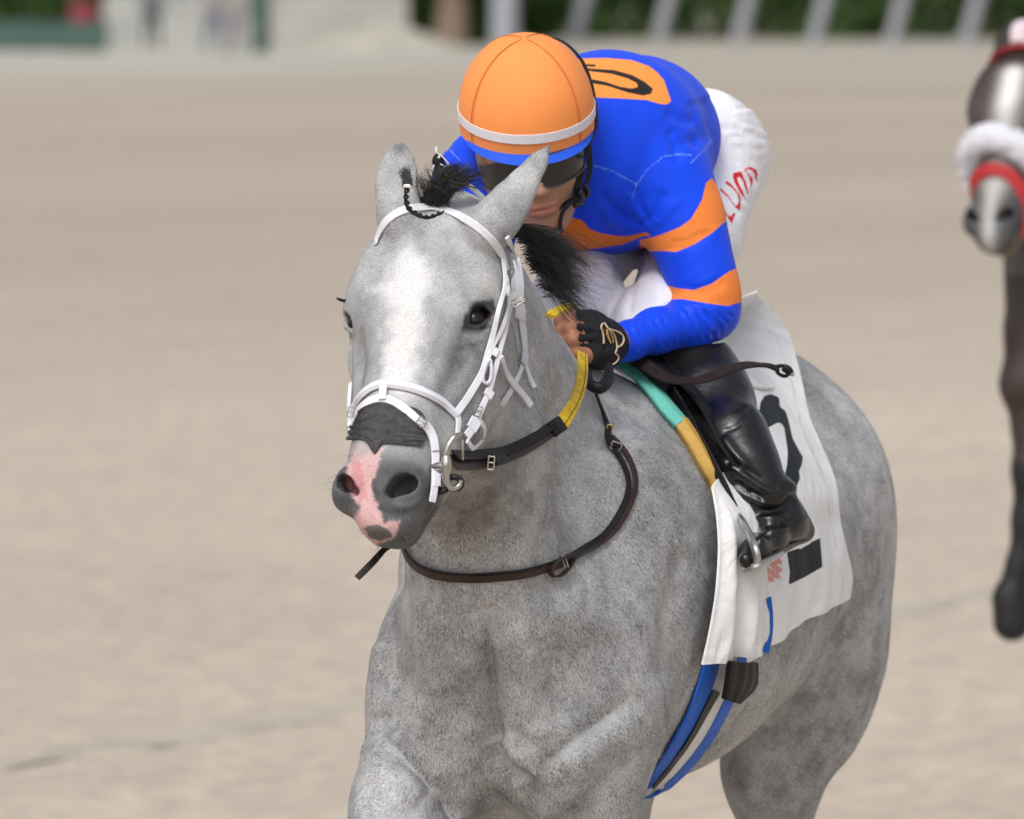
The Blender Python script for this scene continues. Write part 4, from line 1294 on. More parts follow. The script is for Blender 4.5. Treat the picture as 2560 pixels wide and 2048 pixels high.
# saddle
saddle = thing('racing_saddle', 'small black racing saddle mostly hidden under the jockey', 'saddle', B(.7, 0, 1.6))
patch('saddle_flap', [(622, 362), (640, 376), (658, 396), (675, 420), (690, 446), (704, 470), (716, 492)], [(640, 358), (662, 372), (690, 400), (712, 436), (724, 470), (730, 500), (734, 520)], M_lblack, saddle, 16, 40, .026, .006, 12.45, 14, lambda G, v, u: .026 - .010 * u + .003 * np.sin(v * 14), 4, fallback=12.85)
U_, T_ = np.linspace(.50, .80, 24), np.linspace(-.45, .22, 26)
P = np.zeros((26, 24, 3)); N = np.zeros_like(P)
for i, t in enumerate(T_):
    for j, u in enumerate(U_):
        k = (u - .5) / .30
        P[i, j], N[i, j] = barrel(u, t, .040 + .015 * (1 - math.exp(-((k - .5) / .35) ** 2)) * math.exp(-(t / .3) ** 2))
grid_obj('saddle_seat', P, N, .02, M_lblack, saddle)
# loose strap streaming back from the saddle
ls = free_strap('loose_strap', [(624, 356, 12.86), (645, 365, 12.80), (664, 377, 12.78), (684, 381, 12.765), (705, 378.5, 12.76), (730, 369, 12.76), (750, 364.5, 12.80), (768, 366, 12.86), (778, 369, 12.88)], [.017, .021, .018, .014, .016, .018, .019, .017, .010], .0045,
    mat('dark_brown_webbing', (.022, .013, .013), .75, .25, bump=(900, .5, 2), var=(60, .3)), None, (-.2, -.8, .6), 60)
tag(ls, 'dark webbing strap with a metal tip streaming back across the jockey\'s boot', 'strap')
parts = [tube([W(774, 367, 12.88), W(783, 366, 12.885), (W(790, 370, 12.89)), W(786, 376, 12.89), W(779, 374, 12.89), W(776, 369, 12.885)], .0032, 24, 8), tube([W(783, 367, 12.88), W(788, 370, 12.88), W(791, 373, 12.885)], [.006, .007, .0055], 12, 8)]
v, f = joinm(parts); link('strap_knot', me_py('strap_knot', v, f), M_lblack, ls)
v, f = tube([W(789, 371, 12.88), W(794, 375.5, 12.88)], .0028, 6, 8); link('metal_tip', me_py('metal_tip', v, f), M_metal, ls)
print('saddle T', round(time.time() - T0, 1))

# ------------------------------------------------------------------ the jockey
jockey = thing('person', 'jockey crouching in blue and orange silks, white breeches, orange helmet and dark goggles', 'person', W(700, 200, 13.2))
def lin(a, b, st): return np.arange(a, b, st)
def build(S, lo, hi, st, it=2, extra=None):
    v, q = sdf_mesh(S, lin(lo[0], hi[0], st), lin(lo[1], hi[1], st), lin(lo[2], hi[2], st), extra)
    return smooth(v, q, it), q
def wr(px, py, Y, rpx): return (W(px, py, Y), rpx * Y / F)

# breeches
S = Sdf()
S.chain([wr(704, 138, 13.38, 50), wr(716, 150, 13.48, 52)], .06)
S.chain([wr(716, 165, 13.42, 52), wr(697, 235, 13.22, 41), wr(657, 316, 12.96, 34), wr(649, 332, 12.92, 32)], .04)       # near thigh to knee
S.chain([wr(650, 334, 12.93, 31), wr(678, 362, 12.91, 24)], .04)
S.chain([wr(676, 155, 13.50, 50), wr(622, 212, 13.32, 43), wr(577, 285, 13.02, 35), wr(566, 308, 12.97, 32)], .04)       # far thigh
S.chain([wr(567, 308, 12.98, 32), wr(552, 350, 13.04, 24)], .04)
bv_, bq_ = build(S, (-.05, 12.6, 1.45), (.62, 13.9, 2.32), .0055)
bN = vnormals(bv_, bq_)
# creases
def crease(v, N, lines, w, d):
    p = PX(v)
    for l in lines: v = stroke(v, N, l, w, d, 11, 14, hv_px=p)
    return v
R_ = np.random.default_rng(4)
cl = []
for i in range(16):
    y = 105 + i * 9 + R_.normal(0, 2); x1 = 770 - max(0, (y - 160)) * .45
    x0 = x1 - R_.uniform(18, 46)
    cl.append([(x0, y - 5 + R_.normal(0, 7)), ((x0 + x1) / 2, y + R_.normal(0, 4)), (x1, y + R_.uniform(-4, 9))])
bv_ = crease(bv_, bN, cl, 2.2, -.0016)
bv_ = crease(bv_, bN, [[(x, y + 4) for x, y in l] for l in cl], 2.8, .0013)
bv_ = crease(bv_, bN, [[(700, 95), (728, 110), (752, 128)], [(712, 130), (735, 128), (758, 134)], [(648, 300), (670, 296), (690, 305)], [(640, 262), (632, 290), (628, 318)], [(655, 320), (664, 308), (680, 302)], [(638, 235), (622, 270), (612, 300)], [(612, 246), (622, 255), (618, 270)], [(604, 252), (616, 262), (616, 282)]], 3, -.0035)
me = me_np('breeches', bv_, bq_)
bp = PX(bv_)
def Z9(L): return [(696 + u * .06029, 152 + v * .06029) for u, v in L]
LET = [
    Z9([(690, 285), (720, 330), (770, 290), (900, 240), (1000, 290), (1025, 360), (1010, 430), (1005, 460), (1050, 510), (1035, 520), (980, 450), (975, 400), (975, 350), (900, 290), (820, 295), (870, 350), (940, 440), (945, 520), (912, 615), (895, 590), (905, 530), (880, 420), (830, 340), (790, 315), (760, 330), (790, 420), (840, 520), (872, 680), (850, 715), (830, 640), (780, 500), (740, 430), (700, 410), (682, 440), (720, 540), (790, 680), (835, 790), (820, 800), (740, 690), (650, 530), (610, 420), (612, 360), (640, 335), (700, 335)]),
    Z9([(475, 515), (515, 470), (640, 590), (730, 710), (745, 800), (735, 960), (710, 965), (640, 910), (540, 770), (440, 670), (382, 632), (415, 598), (520, 700), (610, 830), (665, 895), (700, 870), (710, 790), (690, 710), (600, 600)]),
    Z9([(310, 805), (380, 860), (470, 950), (560, 1080), (600, 1040), (640, 990), (655, 1040), (595, 1190), (540, 1110), (450, 980), (360, 890), (280, 840)]),
    Z9([(400, 1060), (470, 1090), (515, 1180), (518, 1250), (490, 1365), (470, 1330), (485, 1250), (470, 1170), (420, 1110)])]
for i, L_ in enumerate(LET): attr(me, 'letter%d' % i, np.where(bN[:, 1] < .3, poly_sd(bp, L_), -9))
attr(me, 'grey_patch', sst(np.exp(-((bp[:, 0] - 640) / 30) ** 2 - ((bp[:, 1] - 285) / 40) ** 2) + .25 * vnoise(bv_ * [3, 1, 1], 30, 3), .55, 1.0) * (bN[:, 1] < 0) * 1.2 - .8)
M_br = mat_masks('white_breeches', (.80, .80, .86), [('grey_patch', (.50, .48, .52))] + [('letter%d' % i, (.66, .015, .02)) for i in range(4)], .62, .3, bump=(900, .12, 2), var=(30, .04), crumple=(16, .22), soft=.5)
# soft grey patch on the thighs, not a print
for n in M_br.node_tree.nodes:
    if n.type == 'MAP_RANGE' and n.inputs['Value'].links and getattr(n.inputs['Value'].links[0].from_node, 'attribute_name', '') == 'grey_patch':
        n.inputs['From Min'].default_value = -.8; n.inputs['From Max'].default_value = 1.6
link('breeches', me, M_br, jockey)

# silks
S = Sdf()
UPB = nrm([.05, .1, 1])
S.chain([wr(575, 156, 12.98, 84), wr(610, 146, 13.10, 87), wr(642, 136, 13.24, 72), wr(672, 126, 13.36, 43)], .06)
S.ell(W(600, 165, 13.05), (.16, .12, .125), k=.08)
S.chain([wr(640, 176, 13.02, 47), wr(664, 190, 12.98, 41), wr(685, 222, 12.96, 32.5), wr(697, 262, 12.94, 28), wr(708, 298, 12.93, 25.5), wr(711, 313, 12.93, 24)], .05)   # near shoulder, upper arm
S.chain([wr(711, 315, 12.93, 23), wr(690, 323, 12.90, 24.5), wr(655, 331, 12.85, 21), wr(628, 341, 12.80, 18), wr(615, 346, 12.775, 17)], .02)
S.chain([wr(520, 170, 12.96, 48), wr(492, 178, 12.92, 44), wr(478, 190, 12.88, 38), wr(474, 230, 12.82, 34), wr(478, 270, 12.78, 30)], .05)        # far shoulder and arm
S.chain([wr(478, 272, 12.78, 28), wr(510, 300, 12.66, 20)], .03)
S.ell(W(545, 120, 12.86), (.075, .07, .06), k=.05)
sv, sq = build(S, (-.15, 12.55, 1.55), (.46, 13.75, 2.36), .0040)
sN = vnormals(sv, sq)
# folds of the cloth and stretch ridges on the forearm
rid = []
for i in range(11):
    x = 628 + i * 8.2; d = 1 if i < 8 else 0
    rid.append([(x - 4, 336 - i * 2.6 - 10), (x + 4, 340 - i * 2.4), (x + 8, 352 - i * 1.2)])
sv = crease(sv, sN, rid, 1.1, .0040)
sv = crease(sv, sN, [[(x + 3.4, y) for x, y in l] for l in rid], 2.0, -.0020)
sv = crease(sv, sN, [[(700, 306), (718, 312), (733, 322)], [(690, 303), (712, 314), (728, 330)], [(712, 305), (726, 310), (736, 312)], [(683, 303), (700, 316), (716, 334)]], 1.8, .0034)
sv = crease(sv, sN, [[(668, 243), (690, 240), (712, 228)], [(664, 248), (690, 246), (716, 230)], [(684, 288), (705, 286), (724, 276)], [(686, 292), (708, 291), (728, 280)]], 2.2, -.0030)
sv = crease(sv, sN, [[(650, 225), (640, 205), (634, 186)], [(655, 222), (660, 204), (664, 190)], [(630, 222), (612, 208), (600, 190)], [(644, 228), (625, 215), (612, 200)], [(618, 236), (604, 226), (596, 212)]], 4, -.0042)
sv = crease(sv, sN, [[(645, 222), (634, 204), (628, 190)], [(657, 226), (668, 212), (676, 200)], [(640, 232), (620, 226), (606, 215)]], 4, .0025)
sv = crease(sv, sN, [[(690, 98), (700, 125), (696, 150)], [(705, 95), (712, 120), (706, 145)], [(664, 110), (684, 120), (700, 118)], [(672, 150), (688, 140), (702, 142)], [(668, 128), (676, 150), (680, 166)]], 6, -.005)
sv = crease(sv, sN, [[(447, 143), (455, 160), (462, 176)], [(457, 190), (470, 178), (484, 166)], [(462, 196), (480, 184), (494, 176)]], 3.5, -.005)
sp = PX(sv)
me = me_np('silks', sv, sq)
def Z3(L): return [(420 + u * .17625, 20 + v * .17625) for u, v in L]
PATCH_B = [(570, 60), (581, 58.5), (605, 57.8), (631.5, 60), (649, 66), (657, 72), (664, 80), (670, 97.5), (671, 101), (667, 104.5), (660, 104), (646.5, 100), (620, 98.5), (596, 97.5), (570, 98)]
ZO = [(584, 66), (589, 68.5), (614, 70), (632, 75), (645, 82), (653, 89), (651, 94), (643, 95.5), (628, 92.5), (608, 86), (588, 82.5), (585, 79), (591, 79), (606, 82), (620, 86.8), (632, 88.6), (638, 87), (637, 83), (628, 78.5), (612, 73.8), (592, 71.5), (585, 70), (584, 64), (596, 64.5), (595, 67)]
PATCH_F = [(520, 232), (545, 221), (560, 217.6), (573, 218), (582, 220), (589.5, 229), (600, 233), (617, 236), (630, 236), (646, 232), (652, 236), (644, 236), (623, 244.5), (596.5, 248.5), (575, 251), (550, 256), (520, 262)]
BND1 = [(640, 240), (655, 236.5), (664, 233.5), (680, 227), (691, 219), (702, 200), (706, 183), (712, 178), (740, 215), (724, 222.5), (712, 233), (694, 244.5), (676, 252), (662, 251), (640, 252)]
BND2 = [(660, 283), (676, 288), (694, 290), (712, 283.5), (729, 271.5), (750, 262), (755, 300), (736, 303.5), (728.6, 306), (712, 304), (694, 301), (683, 299), (660, 300)]
ff = sN[:, 1] < .35
attr(me, 'patch_back', np.where(sN[:, 2] > .05, poly_sd(sp, PATCH_B), -9))
attr(me, 'zero', np.where(sN[:, 2] > .05, poly_sd(sp, ZO), -9))
attr(me, 'patch_front', np.where(sv[:, 1] < 13.3, poly_sd(sp, PATCH_F), -9))
attr(me, 'star', poly_sd(sp, [(538, 250), (544, 240), (552, 238.5), (549.5, 245), (546, 252)]))
arm_t = np.minimum(sp[:, 1], 999)
attr(me, 'band_a', np.where(sv[:, 1] < 13.2, poly_sd(sp, BND1), -9))
attr(me, 'band_b', poly_sd(sp, BND2))
seam = np.maximum.reduce([poly_sd(sp, l, False) for l in ([(589, 164.5), (610, 170), (637, 184), (632, 198)], [(637, 184), (647, 170), (663, 156.6), (681, 154), (691, 155)], [(691, 163), (704, 150), (712, 140)], [(445, 144), (452, 152), (460, 160)])]) + .85
attr(me, 'seam', seam)
# satin sleeve below the elbow
fore = poly_sd(sp, [(600, 325), (640, 318), (684, 299.5), (694, 302), (712, 304), (729, 306), (760, 303), (760, 345), (600, 372)])
attr(me, 'satin', fore)
M_silk = mat_masks('racing_silks', (.005, .062, .78), [('patch_back', (.86, .30, .06)), ('zero', (.018, .014, .016)), ('patch_front', (.80, .20, .015)), ('star', (.01, .01, .01)), ('band_a', (.82, .225, .045)), ('band_b', (.82, .225, .045)), ('seam', (.10, .22, .85))],
    .70, .16, weave=(620, .25), var=(12, .04), crumple=(9, .20), sheen=.05)
nt = M_silk.node_tree; a_ = nt.nodes.new('ShaderNodeAttribute'); a_.attribute_name = 'satin'
mr_ = nt.nodes.new('ShaderNodeMapRange'); mr_.inputs['From Min'].default_value = -1; mr_.inputs['From Max'].default_value = 1; mr_.inputs['To Min'].default_value = .60; mr_.inputs['To Max'].default_value = .27
nt.links.new(a_.outputs['Fac'], mr_.inputs['Value']); nt.links.new(mr_.outputs[0], nt.nodes['Principled BSDF'].inputs['Roughness'])
link('silks', me, M_silk, jockey)

# body: head, neck, hands in one continuous skin
HF = Frame(W(526, 140, 12.765), (0.19, .30, -.93), (.975, .05, .19))     # a: down the face, s: the jockey's left, n: forward
S = Sdf()
hR = HF.R
S.ell(HF(0, -.03, -.005), (.074, .09, .090), hR, .02)
S.ell(HF(0, .055, .020), (.062, .075, .072), hR, .03)                   # cheeks
S.ell(HF(0, .112, .040), (.036, .034, .042), hR, .03)                   # chin
for m in (-1, 1):
    S.ell(HF(m * .040, .050, .058), (.022, .020, .018), hR, .02)        # cheekbone
    S.cone(HF(m * .055, .075, -.01), HF(m * .022, .115, .045), .020, .016, .03)
    S.ell(HF(m * .072, .020, -.010), (.010, .030, .020), hR, .006)      # ear
    S.ell(HF(m * .030, .014, .084), (.018, .012, .014), hR, .012, 's')  # eye hollow
    S.ell(HF(m * .030, .016, .066), (.013, .012, .013), hR, .003)       # eyeball under lids
S.cone(HF(0, .008, .086), HF(0, .050, .104), .009, .012, .012)          # nose
for m in (-1, 1): S.ell(HF(m * .012, .054, .096), (.008, .007, .009), hR, .006)
S.ell(HF(0, .080, .086), (.026, .0075, .012), hR, .008)                 # upper lip
S.ell(HF(0, .092, .083), (.022, .0080, .012), hR, .008)                 # lower lip
S.cone(HF(-.024, .0860, .094), HF(.024, .0860, .094), .0016, .0016, .003, 's')
S.chain([(HF(0, .06, -.03), .058), (W(548, 170, 12.90), .062)], .03)    # neck
# near hand: a fist round the reins, knuckles turned to the camera
def K(px, py, Y): return W(px, py, Y)
S.chain([(K(622, 344, 12.79), .021), (K(608, 341, 12.75), .025), (K(592, 334, 12.70), .033)], .02)
FING = [(314.5, 12.69, .0112), (326, 12.675, .0118), (338, 12.665, .0114), (349.5, 12.67, .0104)]
for i, (y, Y, r) in enumerate(FING):
    S.chain([(K(590 - i * .5, y + 5, Y + .01), r * 1.05), (K(571 + i * 1.2, y + 2, Y - .012), r), (K(560.5 + i * 2.2, y + 5.5, Y + .008), r * .92), (K(566 + i * 2, y + 8, Y + .034), r * .82)], .006)
S.chain([(K(602, 350, 12.69), .015), (K(588, 355, 12.665), .0125), (K(576, 353, 12.655), .0105)], .008)   # thumb
# arms inside the sleeves keep the skin in one piece
S.chain([(K(622, 344, 12.79), .021), (K(655, 331, 12.85), .024), (K(706, 314, 12.93), .028), (K(690, 240, 12.96), .036), (K(668, 195, 12.99), .05), (K(600, 165, 13.02), .09), (K(556, 165, 12.93), .06)], .02)
jv, jq = build(S, (-.14, 12.45, 1.58), (.44, 13.15, 2.2), .0034, 1)
me = me_np('jockey_body', jv, jq)
jp = PX(jv); jl = HF.loc(jv)
skin = np.tile(np.array([.43, .225, .140]), (len(jv), 1)) * (1 + .10 * vnoise(jv, 60, 2) + .05 * vnoise(jv, 200, 3))[:, None]
hand = (jp[:, 1] > 290)
skin[hand] *= np.array([.78, .66, .60])
lip = np.exp(-((jl[:, 1] - .086) / .011) ** 2 - (jl[:, 0] / .027) ** 2) * (jl[:, 2] > .07)
skin = skin * (1 - lip[:, None] * .7) + np.array([.42, .13, .10]) * lip[:, None] * .7
stub = np.exp(-((jl[:, 1] - .105) / .03) ** 2) * (~hand) * .22
skin = skin * (1 - stub[:, None] * .6)
attr_col(me, 'coat', np.clip(skin, 0, 1))
M_skin = mat('skin', (.5, .25, .15), .48, .4, attrc='coat', bump=(500, .15, 3))
M_skin.node_tree.nodes['Principled BSDF'].inputs['Subsurface Weight'].default_value = .12
M_skin.node_tree.nodes['Principled BSDF'].inputs['Subsurface Radius'].default_value = (.012, .005, .003)
body = link('jockey_body', me, M_skin, jockey)

# glove
S = Sdf()
S.chain([(K(612, 345, 12.765), .0275), (K(604, 341, 12.74), .031), (K(591, 333, 12.700), .036)], .02)
for i, (y, Y, r) in enumerate(FING):
    L_ = .80 if i < 3 else .45
    a0, a1 = K(590 - i * .5, y + 5, Y + .01), K(571 + i * 1.2, y + 2, Y - .012)
    S.cone(a0, a0 + (a1 - a0) * L_, r * 1.28, r * 1.22, .006)
S.chain([(K(602, 350, 12.69), .0185), (K(590, 354.5, 12.668), .0158)], .008)
S.ell(K(600, 358, 12.70), (.030, .020, .018), k=.01)
S.ell(K(600, 353, 12.72), (.032, .024, .022), k=.02)
gv, gq = build(S, (.04, 12.55, 1.58), (.20, 12.9, 1.80), .0022, 1)
gN = vnormals(gv, gq)
gv = crease(gv, gN, [[(568, 322), (580, 321), (592, 322)], [(570, 333), (582, 332), (594, 333)], [(574, 344), (585, 343), (596, 342)], [(596, 312), (604, 322), (606, 335)], [(582, 316), (584, 330), (588, 346)], [(600, 330), (606, 342), (604, 354)]], 1.4, -.0028)
gv = crease(gv, gN, [[(574, 315), (586, 314), (596, 318)], [(574, 327), (586, 327), (597, 328)], [(576, 339), (587, 338), (598, 337)]], 2.2, .0022)
gb = BVHTree.FromPolygons(gv.tolist(), gq.tolist())
def gonto(px, py):
    h = gb.ray_cast(CAM, Vector(W(px, py, 12) - np.array([0, 0, CAMZ])).normalized())
    return min(h[0][1], 12.74) if h[0] is not None else 12.735
link('glove', me_np('glove', gv, gq), mat('black_glove', (.010, .010, .013), .72, .3, bump=(500, .5, 4), var=(60, .3)), jockey)
M_pipe = mat('cream_piping', (.62, .50, .34), .5, .4)
GZ = lambda L, d=0: [W(552 + u * .05937, 296 + v * .05937, gonto(552 + u * .05937, 296 + v * .05937) - .0025) for u, v in L]
parts = [tube(GZ([(870, 800), (865, 650), (830, 540), (840, 480), (885, 460), (915, 500), (960, 560), (1040, 640), (1080, 760), (1095, 870), (1070, 950)]), .0014, 50, 6),
         tube(GZ([(980, 560), (1080, 590), (1170, 640), (1210, 720), (1190, 800), (1150, 840), (1100, 860)], .005), .0015, 40, 6),
         tube(GZ([(1060, 960), (1120, 1020), (1110, 1080), (1050, 1140), (960, 1160)], .0), .0011, 24, 6)]
v, f = joinm(parts); link('glove_piping', me_py('glove_piping', v, f), M_pipe, jockey)
v, f = joinm([tube(GZ([(920, 560), (930, 660), (990, 790)], -.001), [.0022, .0030, .0022], 14, 6), tube(GZ([(960, 600), (1010, 680), (1030, 780)], -.001), .0018, 12, 6)])
link('glove_clasp', me_py('glove_clasp', v, f), M_gold, jockey)

# boots
S = Sdf()
def boot(S, K_, r):
    S.chain(list(zip(K_, r)), .035)
S.chain([wr(703, 362, 12.93, 26), wr(707, 380, 12.92, 31), wr(718, 405, 12.88, 31), wr(734, 438, 12.80, 29), wr(749, 468, 12.76, 25), wr(763, 495, 12.745, 23)], .045)
S.ell(W(781, 487, 12.76), (.025, .030, .014), k=.018)
S.chain([wr(763, 495, 12.745, 23), wr(780, 517, 12.77, 23), wr(794, 527, 12.80, 17), wr(805, 532, 12.81, 9)], .018)
S.chain([wr(782, 526, 12.77, 20), wr(767, 541, 12.71, 17), wr(754, 553, 12.65, 13), wr(746, 560, 12.61, 8)], .02)
S.chain([wr(668, 368, 12.91, 13), wr(692, 402, 12.88, 15), wr(714, 446, 12.81, 13), wr(734, 488, 12.76, 11)], .05)
S.ell(W(704, 347, 12.93), (.030, .034, .030), np.eye(3), .006, 's')
zv, zq = build(S, (.18, 12.5, 1.26), (.52, 13.15, 1.70), .0036)
zN = vnormals(zv, zq)
zv = crease(zv, zN, [[(722, 432), (740, 424), (754, 404)]], 2.0, -.0022)
zv = crease(zv, zN, [[(722, 455), (745, 470), (772, 486), (796, 484)], [(742, 500), (762, 512), (785, 508), (796, 492)], [(730, 480), (750, 492), (768, 500)], [(748, 530), (762, 524), (778, 526), (790, 518)], [(740, 515), (756, 526), (770, 540)]], 4, -.009)
zv = crease(zv, zN, [[(728, 462), (752, 478), (780, 492)], [(742, 508), (764, 520), (790, 514)], [(722, 436), (736, 456), (748, 470)], [(756, 545), (772, 532), (790, 530)]], 5, .007)
M_boot = mat('black_patent_boot', (.006, .006, .008), .34, .4, coat=.18, bump=(30, .25, 3))
link('boot', me_np('boot', zv, zq), M_boot, jockey)
v, f = tube([W(744, 567, 12.63), W(757, 563.5, 12.63), W(772, 557, 12.66), W(787, 549, 12.71), W(797, 543.5, 12.76), W(805, 540, 12.79), W(811, 534, 12.81)], .0038, 30, 8)
link('boot_sole', me_py('boot_sole', v, f), mat('boot_sole', (.10, .085, .06), .6), jockey)
# knee sleeve between breeches and boot
S = Sdf(); S.chain([wr(668, 362, 12.90, 22), wr(690, 366, 12.91, 27), wr(702, 372, 12.92, 24)], .03)
v, q = build(S, (.15, 12.6, 1.5), (.42, 13.2, 1.75), .005); link('boot_lining', me_np('boot_lining', v, q), mat('black_fabric', (.008, .008, .009), .8, .2), jockey)
# far boot, hidden by the horse except from other viewpoints
S = Sdf(); S.chain([(B(.70, -.17, 1.64), .055), (B(.78, -.28, 1.52), .052), (B(.95, -.325, 1.34), .042), (B(.90, -.34, 1.29), .036), (B(.84, -.345, 1.27), .03)], .03)
v, q = build(S, (-.32, 12.7, 1.25), (.1, 13.5, 1.70), .008); link('boot', me_np('boot', v, q), M_boot, jockey)

# stirrup and leather
stir = thing('stirrup', 'polished metal stirrup iron under the jockey\'s black boot', 'stirrup', W(750, 545, 12.9))
v1 = tube([W(736, 511, 12.72), W(741, 519, 12.66), W(749, 534, 12.63), W(755, 549, 12.60), W(757, 561, 12.60), W(752, 567, 12.62)], [.0032, .0052, .0062, .0066, .0062, .005], 30, 8)
v2 = tube([W(744, 570.5, 12.61), W(757, 565.5, 12.60), W(770, 559.5, 12.63), W(782, 553, 12.67)], [.0045, .0065, .006, .004], 20, 8)
v, f = joinm([v1, v2]); link('stirrup_iron', me_py('stirrup_iron', v, f), mat('brushed_steel', (.52, .51, .49), .30, .5, metal=1.0), stir)
free_strap('stirrup_leather', [(664, 378, 12.84), (684, 410, 12.80), (702, 444, 12.74), (718, 474, 12.70), (734, 508, 12.69)], .015, .004, M_lblack, stir, (-.6, -.7, .2), 30)

# helmet
MH = W(526.5, 110, 12.765)
hu = nrm([-.03, -.37, .93]); hs = nrm([.985, .05, .06]); hs = nrm(hs - hu * (hs @ hu)); hf = np.cross(hu, hs) * -1
if hf[1] > 0: hf = -hf
def HP(s, f_, u): return MH + hs * s + hf * f_ + hu * u
nu_, nv_ = 72, 40
P = np.zeros((nv_, nu_ + 1, 3)); N = np.zeros_like(P)
def hshape(th_, ph):       # ph 0 = crown, 1 = rim
    a = ph * (math.pi / 2) * 1.12
    rs, rf, ru = .1062, .122, .120
    z = math.cos(a); r = math.sin(min(a, math.pi / 2)) ** .92 if a < math.pi / 2 else 1 - .05 * (a - math.pi / 2)
    zz = ru * z if z > 0 else .150 * z
    return rs * r * math.sin(th_), rf * r * math.cos(th_), zz
for i in range(nv_):
    for j in range(nu_ + 1):
        th_ = 2 * math.pi * j / nu_ + math.pi
        P[i, j] = HP(*hshape(th_, max(i / (nv_ - 1), 1e-3)))
C0 = HP(0, 0, 0)
N = nrm_rows((P - C0).reshape(-1, 3)).reshape(P.shape)
OR = (.86, .285, .080)
M_hat = mat_masks('orange_helmet_cover', OR, [], .72, .15, weave=(560, .10), var=(16, .03), sheen=.05)
hel = grid_obj('helmet', P, N, .012, M_hat, jockey)
def hring(ph, dr=.0, n=72, t0=0, t1=2 * math.pi):
    out = []
    for t in np.linspace(t0, t1, n):
        p = HP(*hshape(t, ph)); out.append(p + nrm(p - C0) * dr)
    return np.array(out)
rg_ = hring(.885, .0010)
v, f = ribbon(rg_, nrm_rows(rg_ - C0), .0155, .0018, 150); link('helmet_band', me_py('helmet_band', v, f), mat('white_elastic_band', (.70, .68, .72), .55, .3, bump=(900, .2, 2)), hel)
for t in (-2.4, -1.02, .80, 2.4):
    L_ = np.array([HP(*hshape(t * (1 - .0 * k), k)) + nrm(HP(*hshape(t, k)) - C0) * .0010 for k in np.linspace(.02, 1.0, 30)])
    v, f = tube(L_, .0006, 60, 6); link('helmet_seam', me_py('helmet_seam', v, f), mat('seam', (.60, .17, .03), .7), hel)
    L2 = np.array([HP(*hshape(t + .035, k)) + nrm(HP(*hshape(t + .035, k)) - C0) * .0006 for k in np.linspace(.05, 1.0, 30)])
    v, f = tube(L2, .00035, 60, 5); link('helmet_seam', me_py('helmet_seam', v, f), bpy.data.materials['seam'], hel)
# black shell edge showing behind the cover
v, f = tube([W(545, 35.5, 12.79), W(565, 43, 12.80), W(582, 61, 12.80), W(591, 84, 12.80), W(594.5, 107, 12.81), W(594.5, 125, 12.81), W(589, 142, 12.81)], [.0008, .002, .0028, .0034, .0045, .0058, .005], 50, 8); link('helmet_shell_edge', me_py('helmet_shell_edge', v, f), mat('black_shell', (.012, .012, .014), .4), hel)
# peak
A_ = np.linspace(math.radians(-66), math.radians(72), 40); Bv = np.linspace(0, 1, 10)
P = np.zeros((10, 40, 3)); N = np.zeros_like(P)
for i, b in enumerate(Bv):
    for j, a in enumerate(A_):
        x, y, z = hshape(a, 1.0)
        w_ = max(0, math.cos(a * 1.22)) ** .55
        P[i, j] = HP(x * (1 + .05 * b * w_), y + .020 * b * w_, z + .004 - b * w_ * .0105)
        N[i, j] = nrm(hf * math.cos(a) + hs * math.sin(a) + hu * .3)
link_p = grid_obj('helmet_peak', P, N, .004, mat('blue_peak', (.010, .085, .66), .55, .3, bump=(700, .3, 2), var=(40, .06)), hel)

# goggles
G_u = np.linspace(-1.25, 1.25, 44); G_v = np.linspace(-1, 1, 18)
P = np.zeros((18, 44, 3)); N = np.zeros_like(P)
for i, b in enumerate(G_v):
    for j, a in enumerate(G_u):
        hh = .0235 * (1 - .35 * abs(a / 1.25) ** 2.2) - (.008 * math.exp(-(a / .16) ** 2) if b > 0 else 0)
        r = 1 + .02 * (1 - b * b)
        P[i, j] = HF(.0845 * r * math.sin(a), (.026 + b * hh * 1.15 - .004 * math.cos(a)), .026 + .082 * r * math.cos(a))
        N[i, j] = nrm(hs * math.sin(a) + HF.n * math.cos(a))
M_lens = mat('smoked_lens', (.012, .011, .012), .05, .55)
gog = grid_obj('goggles', P, N, .002, M_lens, jockey)
P2 = np.stack([P[0], P[-1]])
for row, nm in ((P[0], 'goggle_frame'), (P[-1], 'goggle_frame')):
    v, f = tube(row + N[0] * .001, .0020, 80, 6); link(nm, me_py(nm, v, f), mat('goggle_frame', (.05, .045, .05), .25, .5), gog)
# chin straps
def jstrap(name, px, w):
    free_strap(name, px, w, .003, M_lblack, jockey, (.3, -1, .1), 24)
jstrap('chin_strap', [(588, 140, 12.78), (584, 158, 12.755), (580, 176, 12.74), (577, 190, 12.735), (575, 200, 12.735)], [.013, .014, .012, .010])
jstrap('chin_strap', [(589, 146, 12.80), (590, 168, 12.775), (586, 186, 12.755), (582, 198, 12.745)], .0085)
jstrap('chin_strap', [(580, 198, 12.735), (570, 201, 12.73), (560, 207, 12.72), (550, 216, 12.72), (545, 226, 12.73)], .0075)
jstrap('chin_strap_end', [(575, 200, 12.73), (568, 205, 12.72), (562, 214, 12.72), (560, 226, 12.725), (562, 232, 12.73)], [.0075, .006, .0075])
v, f = joinm([tube([W(578, 190, 12.73), W(582, 196, 12.735), W(580, 203, 12.735), W(574, 205, 12.73)], .0055, 12, 8), tube([W(584, 184, 12.74), W(588, 190, 12.745), W(587, 198, 12.745)], .0035, 10, 8)])
link('chin_buckle', me_py('chin_buckle', v, f), mat('black_plastic', (.010, .010, .011), .3), jockey)

